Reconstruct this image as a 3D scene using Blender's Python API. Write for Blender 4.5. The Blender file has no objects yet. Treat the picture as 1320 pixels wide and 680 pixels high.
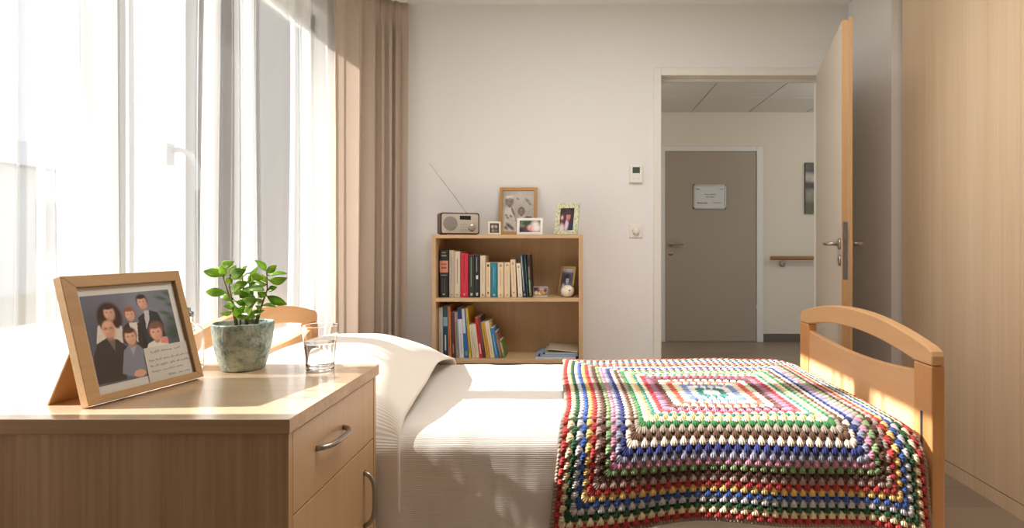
import bpy, bmesh, math, random
import numpy as np
from mathutils import Vector, Matrix, Euler, noise as mnoise

random.seed(11)
rng = np.random.default_rng(7)
SC = bpy.context.scene
COL = SC.collection
PI = math.pi
F, VX, VY, CH = 735.0, 740.0, 314.0, 1.05     # focal length (px of 1320), vanishing point, eye height


def P(u, v, y):
    """point of the photo (u, v) that lies y metres in front of the lens"""
    return Vector(((u - VX) / F * y, y, CH - (v - VY) / F * y))


# ------------------------------------------------------------------ colour
def s2l(c):
    c = np.asarray(c, float)
    return np.where(c <= 0.04045, c / 12.92, ((c + 0.055) / 1.055) ** 2.4)


def hx(h):
    h = h.lstrip('#')
    return tuple(float(v) for v in s2l([int(h[i:i + 2], 16) / 255 for i in (0, 2, 4)]))


MATS = {}


def newmat(name):
    m = bpy.data.materials.new(name)
    m.use_nodes = True
    nt = m.node_tree
    return m, nt, nt.nodes['Principled BSDF']


def mat(col, rough=0.6, metal=0.0, spec=0.5, coat=0.0, bump=0.0, bscale=60.0, var=0.0, name=None):
    key = (col, rough, metal, spec, coat, bump, bscale, var)
    if key in MATS:
        return MATS[key]
    m, nt, b = newmat(name or 'plain_' + col.strip('#'))
    c = hx(col)
    b.inputs['Base Color'].default_value = (*c, 1)
    b.inputs['Roughness'].default_value = rough
    b.inputs['Metallic'].default_value = metal
    b.inputs['Specular IOR Level'].default_value = spec
    b.inputs['Coat Weight'].default_value = coat
    b.inputs['Coat Roughness'].default_value = 0.05
    if bump or var:
        tc = nt.nodes.new('ShaderNodeTexCoord')
        n = nt.nodes.new('ShaderNodeTexNoise')
        n.inputs['Scale'].default_value = bscale
        n.inputs['Detail'].default_value = 4
        nt.links.new(tc.outputs['Object'], n.inputs['Vector'])
        if bump:
            bp = nt.nodes.new('ShaderNodeBump')
            bp.inputs['Strength'].default_value = bump
            bp.inputs['Distance'].default_value = 0.004
            nt.links.new(n.outputs['Fac'], bp.inputs['Height'])
            nt.links.new(bp.outputs['Normal'], b.inputs['Normal'])
        if var:
            r = nt.nodes.new('ShaderNodeValToRGB')
            r.color_ramp.elements[0].position = 0.3
            r.color_ramp.elements[1].position = 0.7
            r.color_ramp.elements[0].color = (*[v * (1 - var) for v in c], 1)
            r.color_ramp.elements[1].color = (*[min(1, v * (1 + var)) for v in c], 1)
            nt.links.new(n.outputs['Fac'], r.inputs['Fac'])
            nt.links.new(r.outputs['Color'], b.inputs['Base Color'])
    MATS[key] = m
    return m


def wood(name, light, dark, axis='Z', fine=55.0, along=1.6, rough=0.42, contrast=1.0, spec=0.4):
    m, nt, b = newmat(name)
    L = nt.links
    tc = nt.nodes.new('ShaderNodeTexCoord')
    mp = nt.nodes.new('ShaderNodeMapping')
    sc = [fine] * 3
    sc['XYZ'.index(axis)] = along
    mp.inputs['Scale'].default_value = sc
    L.new(tc.outputs['Object'], mp.inputs['Vector'])
    n1 = nt.nodes.new('ShaderNodeTexNoise')
    n1.inputs['Scale'].default_value = 1.0
    n1.inputs['Detail'].default_value = 5
    n1.inputs['Roughness'].default_value = 0.65
    L.new(mp.outputs['Vector'], n1.inputs['Vector'])
    mp2 = nt.nodes.new('ShaderNodeMapping')
    sc2 = [fine * 0.14] * 3
    sc2['XYZ'.index(axis)] = along * 0.25
    mp2.inputs['Scale'].default_value = sc2
    L.new(tc.outputs['Object'], mp2.inputs['Vector'])
    n2 = nt.nodes.new('ShaderNodeTexNoise')
    n2.inputs['Scale'].default_value = 1.0
    n2.inputs['Detail'].default_value = 3
    L.new(mp2.outputs['Vector'], n2.inputs['Vector'])
    mx = nt.nodes.new('ShaderNodeMath')
    mx.operation = 'ADD'
    L.new(n1.outputs['Fac'], mx.inputs[0])
    L.new(n2.outputs['Fac'], mx.inputs[1])
    r = nt.nodes.new('ShaderNodeValToRGB')
    r.color_ramp.elements[0].position = 0.5 - 0.14 / contrast
    r.color_ramp.elements[1].position = 0.5 + 0.14 / contrast
    r.color_ramp.elements[0].color = (*hx(dark), 1)
    r.color_ramp.elements[1].color = (*hx(light), 1)
    h = nt.nodes.new('ShaderNodeMath')
    h.operation = 'MULTIPLY'
    h.inputs[1].default_value = 0.5
    L.new(mx.outputs[0], h.inputs[0])
    L.new(h.outputs[0], r.inputs['Fac'])
    L.new(r.outputs['Color'], b.inputs['Base Color'])
    bp = nt.nodes.new('ShaderNodeBump')
    bp.inputs['Strength'].default_value = 0.08
    bp.inputs['Distance'].default_value = 0.002
    L.new(n1.outputs['Fac'], bp.inputs['Height'])
    L.new(bp.outputs['Normal'], b.inputs['Normal'])
    b.inputs['Roughness'].default_value = rough
    b.inputs['Specular IOR Level'].default_value = spec
    return m


# ------------------------------------------------------------------ mesh builder
def chain_matrix(o):
    m = Matrix.Identity(4)
    while o is not None:
        m = o.matrix_basis @ m
        o = o.parent
    return m


class MB:
    def __init__(self):
        self.bm = bmesh.new()

    def _f(self, vs, mi=0, smooth=False):
        try:
            f = self.bm.faces.new(vs)
            f.material_index = mi
            f.smooth = smooth
            return f
        except ValueError:
            return None

    def box(self, x0, x1, y0, y1, z0, z1, mi=0, M=None, bev=0.0):
        c = [(x, y, z) for z in (z0, z1) for y in (y0, y1) for x in (x0, x1)]
        if M is not None:
            c = [M @ Vector(p) for p in c]
        v = [self.bm.verts.new(p) for p in c]
        fs = [self._f([v[i] for i in q], mi) for q in ((0, 2, 3, 1), (4, 5, 7, 6), (0, 1, 5, 4), (2, 6, 7, 3), (0, 4, 6, 2), (1, 3, 7, 5))]
        if bev:
            es = {e for f in fs for e in f.edges}
            bmesh.ops.bevel(self.bm, geom=list(es), offset=bev, segments=2, affect='EDGES', profile=0.5, material=-1)
        return self

    def prism(self, pts, axis, a, b, mi=0, smooth=False, caps=True):
        def mk(p, t):
            return {'x': (t, p[0], p[1]), 'y': (p[0], t, p[1]), 'z': (p[0], p[1], t)}[axis]
        A = [self.bm.verts.new(mk(p, a)) for p in pts]
        B = [self.bm.verts.new(mk(p, b)) for p in pts]
        n = len(pts)
        for i in range(n):
            self._f([A[i], A[(i + 1) % n], B[(i + 1) % n], B[i]], mi, smooth)
        if caps:
            self._f(A[::-1], mi)
            self._f(B, mi)
        return self

    def lathe(self, prof, c=(0, 0, 0), seg=40, mi=0, smooth=True, M=None):
        rings = []
        for r, z in prof:
            if r < 1e-6:
                p = Vector((c[0], c[1], c[2] + z))
                rings.append([self.bm.verts.new(M @ p if M else p)])
            else:
                ring = []
                for k in range(seg):
                    a = 2 * PI * k / seg
                    p = Vector((c[0] + r * math.cos(a), c[1] + r * math.sin(a), c[2] + z))
                    ring.append(self.bm.verts.new(M @ p if M else p))
                rings.append(ring)
        for A, B in zip(rings, rings[1:]):
            for k in range(seg):
                k2 = (k + 1) % seg
                if len(A) == 1 and len(B) == 1:
                    continue
                if len(A) == 1:
                    self._f([A[0], B[k2], B[k]], mi, smooth)
                elif len(B) == 1:
                    self._f([A[k], A[k2], B[0]], mi, smooth)
                else:
                    self._f([A[k], A[k2], B[k2], B[k]], mi, smooth)
        return self

    def tube(self, path, r, seg=10, mi=0, caps=True):
        path = [Vector(p) for p in path]
        n = len(path)
        rr = r if isinstance(r, (list, tuple)) else [r] * n
        rings = []
        up = Vector((0, 0, 1))
        for i, p in enumerate(path):
            t = (path[min(i + 1, n - 1)] - path[max(i - 1, 0)]).normalized()
            if i == 0:
                a = t.orthogonal().normalized()
            else:
                a = (a - t * a.dot(t)).normalized()
            b = t.cross(a)
            rings.append([self.bm.verts.new(p + rr[i] * (math.cos(2 * PI * k / seg) * a + math.sin(2 * PI * k / seg) * b)) for k in range(seg)])
        for A, B in zip(rings, rings[1:]):
            for k in range(seg):
                self._f([A[k], A[(k + 1) % seg], B[(k + 1) % seg], B[k]], mi, True)
        if caps:
            self._f(rings[0][::-1], mi)
            self._f(rings[-1], mi)
        return self

    def ellipsoid(self, c, r, seg=20, rings=12, mi=0, M=None):
        prof = [(math.sin(PI * i / rings), -math.cos(PI * i / rings)) for i in range(rings + 1)]
        T = Matrix.Translation(c) @ (M or Matrix.Identity(4)) @ Matrix.Diagonal((r[0], r[1], r[2], 1))
        return self.lathe(prof, seg=seg, mi=mi, M=T)

    def grid(self, fn, nu, nv, mi=0, smooth=True):
        V = [[self.bm.verts.new(fn(i / nu, j / nv)) for j in range(nv + 1)] for i in range(nu + 1)]
        for i in range(nu):
            for j in range(nv):
                self._f([V[i][j], V[i + 1][j], V[i + 1][j + 1], V[i][j + 1]], mi, smooth)
        return self

    def cloth_uv(self, nu, nv, wu, wv):
        """unroll a grid() cloth: metres along and across"""
        self.bm.verts.index_update()
        uv = self.bm.loops.layers.uv.new('UVMap')
        for f in self.bm.faces:
            for l in f.loops:
                i, j = divmod(l.vert.index, nv + 1)
                l[uv].uv = (i / nu * wu, j / nv * wv)
        return self

    def build(self, name, mats, parent=None, local=False, bevel=0.0, seg=2, solid=0.0, sub=0, offs=-1.0, fix=True):
        mats = mats if isinstance(mats, (list, tuple)) else [mats]
        if fix:
            bmesh.ops.recalc_face_normals(self.bm, faces=self.bm.faces)
        me = bpy.data.meshes.new(name)
        self.bm.to_mesh(me)
        self.bm.free()
        o = bpy.data.objects.new(name, me)
        COL.objects.link(o)
        for m in mats:
            me.materials.append(m)
        settle(o, parent, local)
        if bevel:
            md = o.modifiers.new('edge', 'BEVEL')
            md.width = bevel
            md.segments = seg
            md.limit_method = 'ANGLE'
            md.angle_limit = math.radians(50)
        if solid:
            md = o.modifiers.new('thickness', 'SOLIDIFY')
            md.thickness = solid
            md.offset = offs
        if sub:
            md = o.modifiers.new('smooth', 'SUBSURF')
            md.levels = md.render_levels = sub
        return o


def settle(o, parent=None, local=False):
    """child: keep the parent's space; top-level mesh: origin to the middle of its base"""
    me = o.data
    if parent is not None:
        if not local:
            me.transform(chain_matrix(parent).inverted())
        o.parent = parent
    elif not local:
        co = np.empty(len(me.vertices) * 3)
        me.vertices.foreach_get('co', co)
        co = co.reshape(-1, 3)
        lo, hi = co.min(0), co.max(0)
        base = Vector(((lo[0] + hi[0]) / 2, (lo[1] + hi[1]) / 2, lo[2]))
        me.transform(Matrix.Translation(-base))
        o.location = base


def tag(o, label, cat, group=None, kind=None):
    o['label'] = label
    o['category'] = cat
    if group:
        o['group'] = group
    if kind:
        o['kind'] = kind
    return o


def thing(name, label, cat, loc=(0, 0, 0), rot=(0, 0, 0), group=None):
    o = bpy.data.objects.new(name, None)
    o.empty_display_size = 0.05
    COL.objects.link(o)
    o.location = loc
    o.rotation_euler = rot
    return tag(o, label, cat, group)


def struct(o):
    o['kind'] = 'structure'
    return o


def struct_empty(name, loc, rot=(0, 0, 0)):
    o = bpy.data.objects.new(name, None)
    COL.objects.link(o)
    o.location = loc
    o.rotation_euler = rot
    o['kind'] = 'structure'
    return o


def coloured_mesh(name, verts, faces, cols, material, parent=None, local=False, smooth=True):
    me = bpy.data.meshes.new(name)
    me.from_pydata(verts, [], faces)
    at = me.color_attributes.new('Col', 'FLOAT_COLOR', 'POINT')
    c = np.ones((len(verts), 4), np.float32)
    c[:, :3] = cols
    at.data.foreach_set('color', c.ravel())
    if smooth:
        me.polygons.foreach_set('use_smooth', [True] * len(me.polygons))
    me.materials.append(material)
    o = bpy.data.objects.new(name, me)
    COL.objects.link(o)
    settle(o, parent, local)
    return o


def attr_mat(name, rough=0.5, spec=0.5, coat=0.0, sheen=0.0):
    m, nt, b = newmat(name)
    a = nt.nodes.new('ShaderNodeAttribute')
    a.attribute_name = 'Col'
    nt.links.new(a.outputs['Color'], b.inputs['Base Color'])
    b.inputs['Roughness'].default_value = rough
    b.inputs['Specular IOR Level'].default_value = spec
    b.inputs['Coat Weight'].default_value = coat
    b.inputs['Sheen Weight'].default_value = sheen
    return m


# ------------------------------------------------------------------ materials
M_WALL = mat('#E7E7E8', 0.85, bump=0.05, bscale=140, name='wall_paint')
M_CEIL = mat('#EBEBEA', 0.9, name='ceiling_paint')
M_WHITE = mat('#EDECE6', 0.45, name='white_lacquer')
M_PVC = mat('#EEF0F2', 0.35, name='white_window_profile')
M_OAK = wood('oak_laminate_upright', '#C7A683', '#AC8762', 'Z', 90, 2.0, 0.38)
M_OAKX = wood('oak_laminate_lengthwise', '#D8BE9E', '#C7A684', 'X', 90, 2.0, 0.3, spec=0.5)  # nightstand top: paler than the cabinet, bright reflections lifted into its colour
M_OAKX.node_tree.nodes['Principled BSDF'].inputs['Coat Weight'].default_value = 1.0
M_OAKX.node_tree.nodes['Principled BSDF'].inputs['Coat IOR'].default_value = 2.0
M_OAKX.node_tree.nodes['Principled BSDF'].inputs['Coat Roughness'].default_value = 0.13
M_OAKY = wood('oak_laminate_front', '#C8A681', '#B8946E', 'Z', 60, 2.0, 0.4, 0.7)
M_SHELF = wood('bookcase_oak', '#CDAE88', '#B8966F', 'Z', 60, 2.0, 0.45, 0.8)
M_SHELFX = wood('bookcase_oak_lengthwise', '#D3B48E', '#C0A078', 'X', 60, 2.0, 0.45, 0.8)
M_WARD = wood('wardrobe_oak', '#EAD4B8', '#DDC3A0', 'Z', 75, 1.2, 0.45, 0.9)
M_BEECH = wood('beech', '#E0B587', '#D2A373', 'Y', 40, 3.0, 0.38, 0.6)
M_BEECHZ = wood('beech_upright', '#D6A06A', '#C48B54', 'Z', 40, 3.0, 0.38, 0.6)
M_FRAME = wood('light_oak_frame', '#BE9A70', '#A6825A', 'X', 50, 3.0, 0.45, 0.7)
M_STEEL = mat('#B9B5AE', 0.32, 1.0, name='brushed_steel')
M_NICKEL = mat('#A89F94', 0.35, 1.0, name='satin_nickel')
M_DARK = mat('#2A2724', 0.6, name='dark_gap')

# floor: grey-brown vinyl planks
M_FLOOR, nt, b = newmat('vinyl_floor')
tc = nt.nodes.new('ShaderNodeTexCoord')
br = nt.nodes.new('ShaderNodeTexBrick')
br.inputs['Scale'].default_value = 1.0
br.inputs['Brick Width'].default_value = 1.2
br.inputs['Row Height'].default_value = 0.18
br.inputs['Mortar Size'].default_value = 0.0015
br.inputs['Color1'].default_value = (*hx('#9A8B7B'), 1)
br.inputs['Color2'].default_value = (*hx('#8F8070'), 1)
br.inputs['Mortar'].default_value = (*hx('#6E6257'), 1)
nt.links.new(tc.outputs['Object'], br.inputs['Vector'])
nt.links.new(br.outputs['Color'], b.inputs['Base Color'])
b.inputs['Roughness'].default_value = 0.38

# suspended ceiling of the corridor
M_TILE, nt, b = newmat('mineral_ceiling_tile')
tc = nt.nodes.new('ShaderNodeTexCoord')
n = nt.nodes.new('ShaderNodeTexNoise')
n.inputs['Scale'].default_value = 90
nt.links.new(tc.outputs['Object'], n.inputs['Vector'])
r = nt.nodes.new('ShaderNodeValToRGB')
r.color_ramp.elements[0].color = (*hx('#D5D2CC'), 1)
r.color_ramp.elements[1].color = (*hx('#E6E4DF'), 1)
nt.links.new(n.outputs['Fac'], r.inputs['Fac'])
nt.links.new(r.outputs['Color'], b.inputs['Base Color'])
b.inputs['Roughness'].default_value = 0.95


def fabric(name, col, rib=None, ribscale=220.0, strength=0.25, noise=0.0, rough=0.85, axis='Y', trans=0.0):
    m, nt, b = newmat(name)
    b.inputs['Base Color'].default_value = (*hx(col), 1)
    b.inputs['Roughness'].default_value = rough
    b.inputs['Sheen Weight'].default_value = 0.15
    b.inputs['Specular IOR Level'].default_value = 0.2
    tc = nt.nodes.new('ShaderNodeTexCoord')
    last = None
    if rib:
        w = nt.nodes.new('ShaderNodeTexWave')
        w.bands_direction = rib
        w.inputs['Scale'].default_value = ribscale
        w.inputs['Distortion'].default_value = 0.6
        w.inputs['Detail'].default_value = 2
        w.inputs['Detail Scale'].default_value = 4
        nt.links.new(tc.outputs['UV'], w.inputs['Vector'])
        last = w.outputs['Fac']
    n = nt.nodes.new('ShaderNodeTexNoise')
    n.inputs['Scale'].default_value = 420
    n.inputs['Detail'].default_value = 3
    nt.links.new(tc.outputs['Object'], n.inputs['Vector'])
    if last is not None:
        a = nt.nodes.new('ShaderNodeMath')
        a.operation = 'MULTIPLY_ADD'
        a.inputs[1].default_value = 0.35
        nt.links.new(n.outputs['Fac'], a.inputs[0])
        nt.links.new(last, a.inputs[2])
        last = a.outputs[0]
    else:
        last = n.outputs['Fac']
    bp = nt.nodes.new('ShaderNodeBump')
    bp.inputs['Strength'].default_value = strength
    bp.inputs['Distance'].default_value = 0.003
    nt.links.new(last, bp.inputs['Height'])
    nt.links.new(bp.outputs['Normal'], b.inputs['Normal'])
    if trans:
        t = nt.nodes.new('ShaderNodeBsdfTranslucent')
        t.inputs['Color'].default_value = (*hx('#E6DDD6'), 1)
        mx = nt.nodes.new('ShaderNodeMixShader')
        mx.inputs['Fac'].default_value = trans
        out = nt.nodes['Material Output']
        nt.links.new(b.outputs[0], mx.inputs[1])
        nt.links.new(t.outputs[0], mx.inputs[2])
        nt.links.new(mx.outputs[0], out.inputs['Surface'])
    return m


M_SPREAD = fabric('ribbed_bedspread', '#E4DCD3', 'Y', 56, 0.2)
M_COVER = fabric('ribbed_cover_cream', '#E6DED3', 'Y', 62, 0.12)
M_CURTAIN = fabric('beige_curtain_cloth', '#D3C4B4', None, strength=0.12, trans=0.36)

# sheer net: open weave lets light straight through, threads scatter the rest
M_SHEER = bpy.data.materials.new('sheer_voile')
M_SHEER.use_nodes = True
nt = M_SHEER.node_tree
for nd in list(nt.nodes):
    nt.nodes.remove(nd)
out = nt.nodes.new('ShaderNodeOutputMaterial')
tr = nt.nodes.new('ShaderNodeBsdfTransparent')
tl = nt.nodes.new('ShaderNodeBsdfTranslucent')
tl.inputs['Color'].default_value = (0.93, 0.93, 0.93, 1)
df = nt.nodes.new('ShaderNodeBsdfDiffuse')
df.inputs['Color'].default_value = (0.9, 0.9, 0.9, 1)
m1 = nt.nodes.new('ShaderNodeMixShader')
m1.inputs['Fac'].default_value = 0.84
m2 = nt.nodes.new('ShaderNodeMixShader')
m2.inputs['Fac'].default_value = 0.35
nt.links.new(tl.outputs[0], m1.inputs[1])
nt.links.new(df.outputs[0], m1.inputs[2])
nt.links.new(tr.outputs[0], m2.inputs[1])
nt.links.new(m1.outputs[0], m2.inputs[2])
nt.links.new(m2.outputs[0], out.inputs['Surface'])


def glass_mat(name, col=(1, 1, 1), ior=1.45):
    m, nt, b = newmat(name)
    b.inputs['Base Color'].default_value = (*col, 1)
    b.inputs['Roughness'].default_value = 0.0
    b.inputs['IOR'].default_value = ior
    b.inputs['Transmission Weight'].default_value = 1.0
    return m


M_GLASS = glass_mat('clear_glass')
M_WATER = glass_mat('water', ior=1.33)

# window / picture panes: thin glass, mostly clear with a mirror-like skin
M_PANE = bpy.data.materials.new('thin_pane')
M_PANE.use_nodes = True
nt = M_PANE.node_tree
for nd in list(nt.nodes):
    nt.nodes.remove(nd)
out = nt.nodes.new('ShaderNodeOutputMaterial')
tr = nt.nodes.new('ShaderNodeBsdfTransparent')
gl = nt.nodes.new('ShaderNodeBsdfGlossy')
gl.inputs['Roughness'].default_value = 0.02
fr = nt.nodes.new('ShaderNodeFresnel')
fr.inputs['IOR'].default_value = 1.3
mx = nt.nodes.new('ShaderNodeMixShader')
nt.links.new(fr.outputs[0], mx.inputs['Fac'])
nt.links.new(tr.outputs[0], mx.inputs[1])
nt.links.new(gl.outputs[0], mx.inputs[2])
nt.links.new(mx.outputs[0], out.inputs['Surface'])

M_PRINT = attr_mat('photo_print', 0.35, 0.4)
M_YARN = attr_mat('crochet_yarn', 0.9, 0.15, sheen=0.25)

# ------------------------------------------------------------------ room shell
YB = 3.43            # back wall
XL, XR = -1.40, 1.65
ZC = 2.49
DX0, DX1, DZ = 0.523, 1.481, 2.059      # doorway
YC = 6.125           # far corridor wall
ZK = 2.462           # corridor ceiling
WX = 1.70            # wardrobe front

mb = MB()
mb.box(-1.62, 1.9, -3.0, YB, -0.1, 0.0)
mb.box(-1.2, 4.0, YB, YC, -0.1, 0.0)
struct(mb.build('floor', M_FLOOR))

mb = MB()
mb.box(-1.62, 2.4, -3.0, YB + 0.09, ZC, ZC + 0.1)
struct(mb.build('ceiling', M_CEIL))

mb = MB()
mb.box(-1.62, DX0 - 0.035, YB, YB + 0.09, 0, ZC)
mb.box(DX1 + 0.035, 2.4, YB, YB + 0.09, 0, ZC)
mb.box(DX0 - 0.035, DX1 + 0.035, YB, YB + 0.09, DZ + 0.035, ZC)
struct(mb.build('wall_back', M_WALL))

WY0, WY1, WZ0, WZ1 = 1.05, 3.25, 0.50, 2.34
mb = MB()
mb.box(-1.62, XL, -3.0, WY0, 0, ZC)
mb.box(-1.62, XL, WY1, YB, 0, ZC)
mb.box(-1.62, XL, WY0, WY1, 0, WZ0)
mb.box(-1.62, XL, WY0, WY1, WZ1, ZC)
struct(mb.build('wall_left', M_WALL))

mb = MB()
mb.box(XR, 2.4, 2.965, YB, 0, ZC)
mb.box(2.30, 2.4, -3.0, 2.965, 0, ZC)
struct(mb.build('wall_right', M_WALL))

mb = MB()
mb.box(-1.62, 2.4, -3.14, -3.0, 0, ZC)
struct(mb.build('wall_front', M_WALL))

mb = MB()
mb.box(-1.2, 4.0, YC, YC + 0.12, 0, ZK + 0.08)
struct(mb.build('wall_corridor', mat('#E2DACB', 0.85, name='corridor_paint')))
mb = MB()
mb.box(-1.32, -1.2, YB + 0.09, YC + 0.12, 0, ZK)
struct(mb.build('wall_corridor_left', mat('#E2DACB', 0.85)))
mb = MB()
mb.box(4.0, 4.12, YB + 0.09, YC + 0.12, 0, ZK)
struct(mb.build('wall_corridor_right', mat('#E2DACB', 0.85)))

# corridor ceiling: tiles with shadow-line grid
mb = MB()
xs = [-1.2] + [1.258 + 0.617 * k for k in range(-3, 5)] + [4.0]
ys = [YC - 0.6 * k for k in range(0, 5)]
for i in range(len(xs) - 1):
    for j in range(len(ys) - 1):
        if xs[i + 1] - xs[i] < 0.03:
            continue
        mb.box(xs[i] + 0.007, xs[i + 1] - 0.007, ys[j + 1] + 0.007, ys[j] - 0.007, ZK, ZK + 0.015)
mb.box(-1.2, 4.0, YB + 0.09, YC, ZK + 0.012, ZK + 0.08, 1)
struct(mb.build('ceiling_corridor', [M_TILE, mat('#A8A49C', 0.8, name='tile_joint')]))

mb = MB()
mb.box(-1.2, 0.93, YC - 0.014, YC, 0, 0.085)
mb.box(2.03, 4.0, YC - 0.014, YC, 0, 0.085)
struct(mb.build('baseboard_corridor', mat('#6A6056', 0.6, name='grey_skirting')))

# ------------------------------------------------------------------ doorway trim and doors
M_FRAMEP = mat('#E4E2DD', 0.45, name='door_frame_paint')
mb = MB()
w = 0.045
mb.box(DX0 - w, DX0, YB - 0.012, YB + 0.094, 0, DZ + w)
mb.box(DX1, DX1 + w, YB - 0.012, YB + 0.094, 0, DZ + w)
mb.box(DX0, DX1, YB - 0.012, YB + 0.094, DZ, DZ + w)
mb.box(DX0 + 0.001, DX1 - 0.001, YB + 0.05, YB + 0.09, DZ - 0.018, DZ)
struct(mb.build('trim_1', M_FRAMEP, bevel=0.003))

M_DOORP = mat('#C8BFB2', 0.45, name='warm_grey_door')
M_LIP = wood('door_lipping', '#C9A274', '#B58B5C', 'Z', 60, 2, 0.5, 0.7)


def lever(mb, x, z, side, towards):
    """rose, neck and lever of a door handle on the plane y = side*d; the lever runs in x"""
    s = side
    R = Matrix.Translation((x, 0, z)) @ Matrix.Rotation(PI / 2 * (1 if s < 0 else -1), 4, 'X')
    mb.lathe([(0, 0), (0.026, 0), (0.026, 0.006), (0.022, 0.009), (0, 0.009)], seg=28, M=R)
    y = s * 0.05
    mb.tube([(x, 0, z), (x, y * 0.7, z), (x + towards * 0.004, y * 0.92, z), (x + towards * 0.016, y, z), (x + towards * 0.06, y * 1.02, z), (x + towards * 0.125, y, z)],
            [0.009, 0.009, 0.0095, 0.0095, 0.009, 0.0075], 14)


# open door: local x runs from the hinge to the free edge, local -y faces the corridor side
th = math.radians(16)
DLEN = 0.90
door = struct_empty('door_1', (DX1, YB - 0.012, 0), (0, 0, math.radians(270) - th))
mb = MB()
mb.box(0.0, DLEN, 0.0, 0.012, 0.006, DZ + 0.006)
mb.box(0.012, DLEN - 0.012, -0.030, 0.0, 0.006, DZ - 0.004)
mb.build('door_leaf', [M_DOORP], door, True, bevel=0.0015)
mb = MB()
mb.box(DLEN - 0.012, DLEN - 0.009, -0.030, -0.0005, 0.006, DZ - 0.004)
mb.box(DLEN, DLEN + 0.003, 0.0, 0.012, 0.006, DZ + 0.006)
e = mb.build('edge_strip', M_LIP, door, True)
e['label'] = 'bare oak edge of the open door'
mb = MB()
zl = 1.05
mb.box(DLEN - 0.0095, DLEN - 0.0075, -0.026, -0.006, zl - 0.16, zl + 0.10)
mb.box(DLEN - 0.0085, DLEN + 0.001, -0.021, -0.011, zl + 0.02, zl + 0.05)
o = mb.build('lock_plate', M_STEEL, door, True, bevel=0.0006)
mb = MB()
lever(mb, 0, 0, -1, -1)
o = mb.build('handle', M_NICKEL, door, True)
o.location = (DLEN - 0.055, -0.030, zl)
mb = MB()
lever(mb, 0, 0, 1, -1)
o = mb.build('handle', M_NICKEL, door, True)
o.location = (DLEN - 0.055, 0.012, zl)
for yy, s in ((-0.030, -1), (0.012, 1)):
    mb = MB()
    R = Matrix.Rotation(PI / 2 * (1 if s < 0 else -1), 4, 'X')
    mb.lathe([(0, 0), (0.026, 0), (0.026, 0.005), (0.02, 0.008), (0.009, 0.008), (0.008, 0.003), (0, 0.003)], seg=28, M=R)
    o = mb.build('keyhole_plate', M_NICKEL, door, True)
    o.location = (DLEN - 0.055, yy, zl - 0.075)
for zz in (0.25, 1.8):
    mb = MB()
    mb.tube([(-0.004, 0.014, zz), (-0.004, 0.014, zz + 0.1)], 0.008, 12)
    mb.build('hinge', M_STEEL, door, True)

# corridor door opposite
CX0, CX1, CZ = 0.975, 1.955, 2.04
mb = MB()
mb.box(CX0 - 0.07, CX0, YC - 0.03, YC, 0, CZ + 0.05)
mb.box(CX1, CX1 + 0.07, YC - 0.03, YC, 0, CZ + 0.05)
mb.box(CX0, CX1, YC - 0.03, YC, CZ, CZ + 0.05)
struct(mb.build('trim_2', M_FRAMEP, bevel=0.004))
d2 = struct_empty('door_2', ((CX0 + CX1) / 2, YC - 0.012, 0))
mb = MB()
mb.box(CX0 + 0.004, CX1 - 0.004, YC - 0.016, YC - 0.001, 0.01, CZ - 0.004)
mb.build('door_leaf', mat('#A79A8B', 0.5, name='taupe_door'), d2)
mb = MB()
lever(mb, 0, 0, -1, 1)
o = mb.build('handle', M_NICKEL, d2, True)
o.location = (CX0 + 0.06 - (CX0 + CX1) / 2, -0.004, 1.045)
mb = MB()
mb.lathe([(0, 0), (0.024, 0), (0.024, 0.006), (0.007, 0.008), (0, 0.004)], seg=24, M=Matrix.Rotation(PI / 2, 4, 'X'))
o = mb.build('keyhole_plate', M_NICKEL, d2, True)
o.location = (CX0 + 0.06 - (CX0 + CX1) / 2, -0.004, 0.95)

# door sign
sx0, sx1, sz0, sz1 = 1.277, 1.628, 1.424, 1.683
sg = thing('door_sign', 'white notice in a thin silver frame on the taupe corridor door', 'sign', ((sx0 + sx1) / 2, YC - 0.017, sz0))
mb = MB()
mb.box(sx0, sx1, YC - 0.021, YC - 0.016, sz0, sz1)
mb.build('sheet', mat('#D9DAD8', 0.4), sg)
mb = MB()
for a in ((sx0, sx1, sz0, sz0 + 0.014), (sx0, sx1, sz1 - 0.014, sz1), (sx0, sx0 + 0.014, sz0, sz1), (sx1 - 0.014, sx1, sz0, sz1)):
    mb.box(a[0], a[1], YC - 0.028, YC - 0.0165, a[2], a[3])
mb.build('frame', mat('#C9C6C0', 0.35, 0.6), sg)


def squiggle(mb, x, z, L, h, M, thick, seed, mi=0):
    """a word of cursive strokes, local x/z plane facing -y"""
    rr = random.Random(seed)
    n = max(6, int(L / h * 3.2))
    pts = []
    for k in range(n + 1):
        t = k / n
        amp = h * (0.5 if rr.random() < 0.7 else 1.0)
        pts.append(Vector((x + L * t + rr.uniform(-.15, .15) * h, 0, z + (amp if k % 2 else 0) - (0.35 * h if rr.random() < 0.12 else 0))))
    for a, b_ in zip(pts, pts[1:]):
        d = (b_ - a)
        nrm = Vector((-d.z, 0, d.x)).normalized() * thick
        vs = [mb.bm.verts.new(M @ p) for p in (a - nrm, b_ - nrm, b_ + nrm, a + nrm)]
        mb._f(vs, mi)


Ms = Matrix.Translation((0, YC - 0.0216, 0))
gx = lambda p: sx0 + (p - 205) / 340 * (sx1 - sx0)
gz = lambda p: sz1 - (p - 240) / 260 * (sz1 - sz0)
for (a, b_, zc, hh, th_) in ((228, 270, 293, .012, .0022), (475, 515, 293, .008, .0008), (325, 440, 349, .011, .0013), (332, 425, 377, .011, .0013), (247, 350, 442, .013, .0022), (412, 492, 438, .010, .0012)):
    mb = MB()
    squiggle(mb, gx(a), gz(zc), gx(b_) - gx(a), hh, Ms, th_, a)
    mb.build('lettering', mat('#55585A', 0.6), sg)

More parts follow.
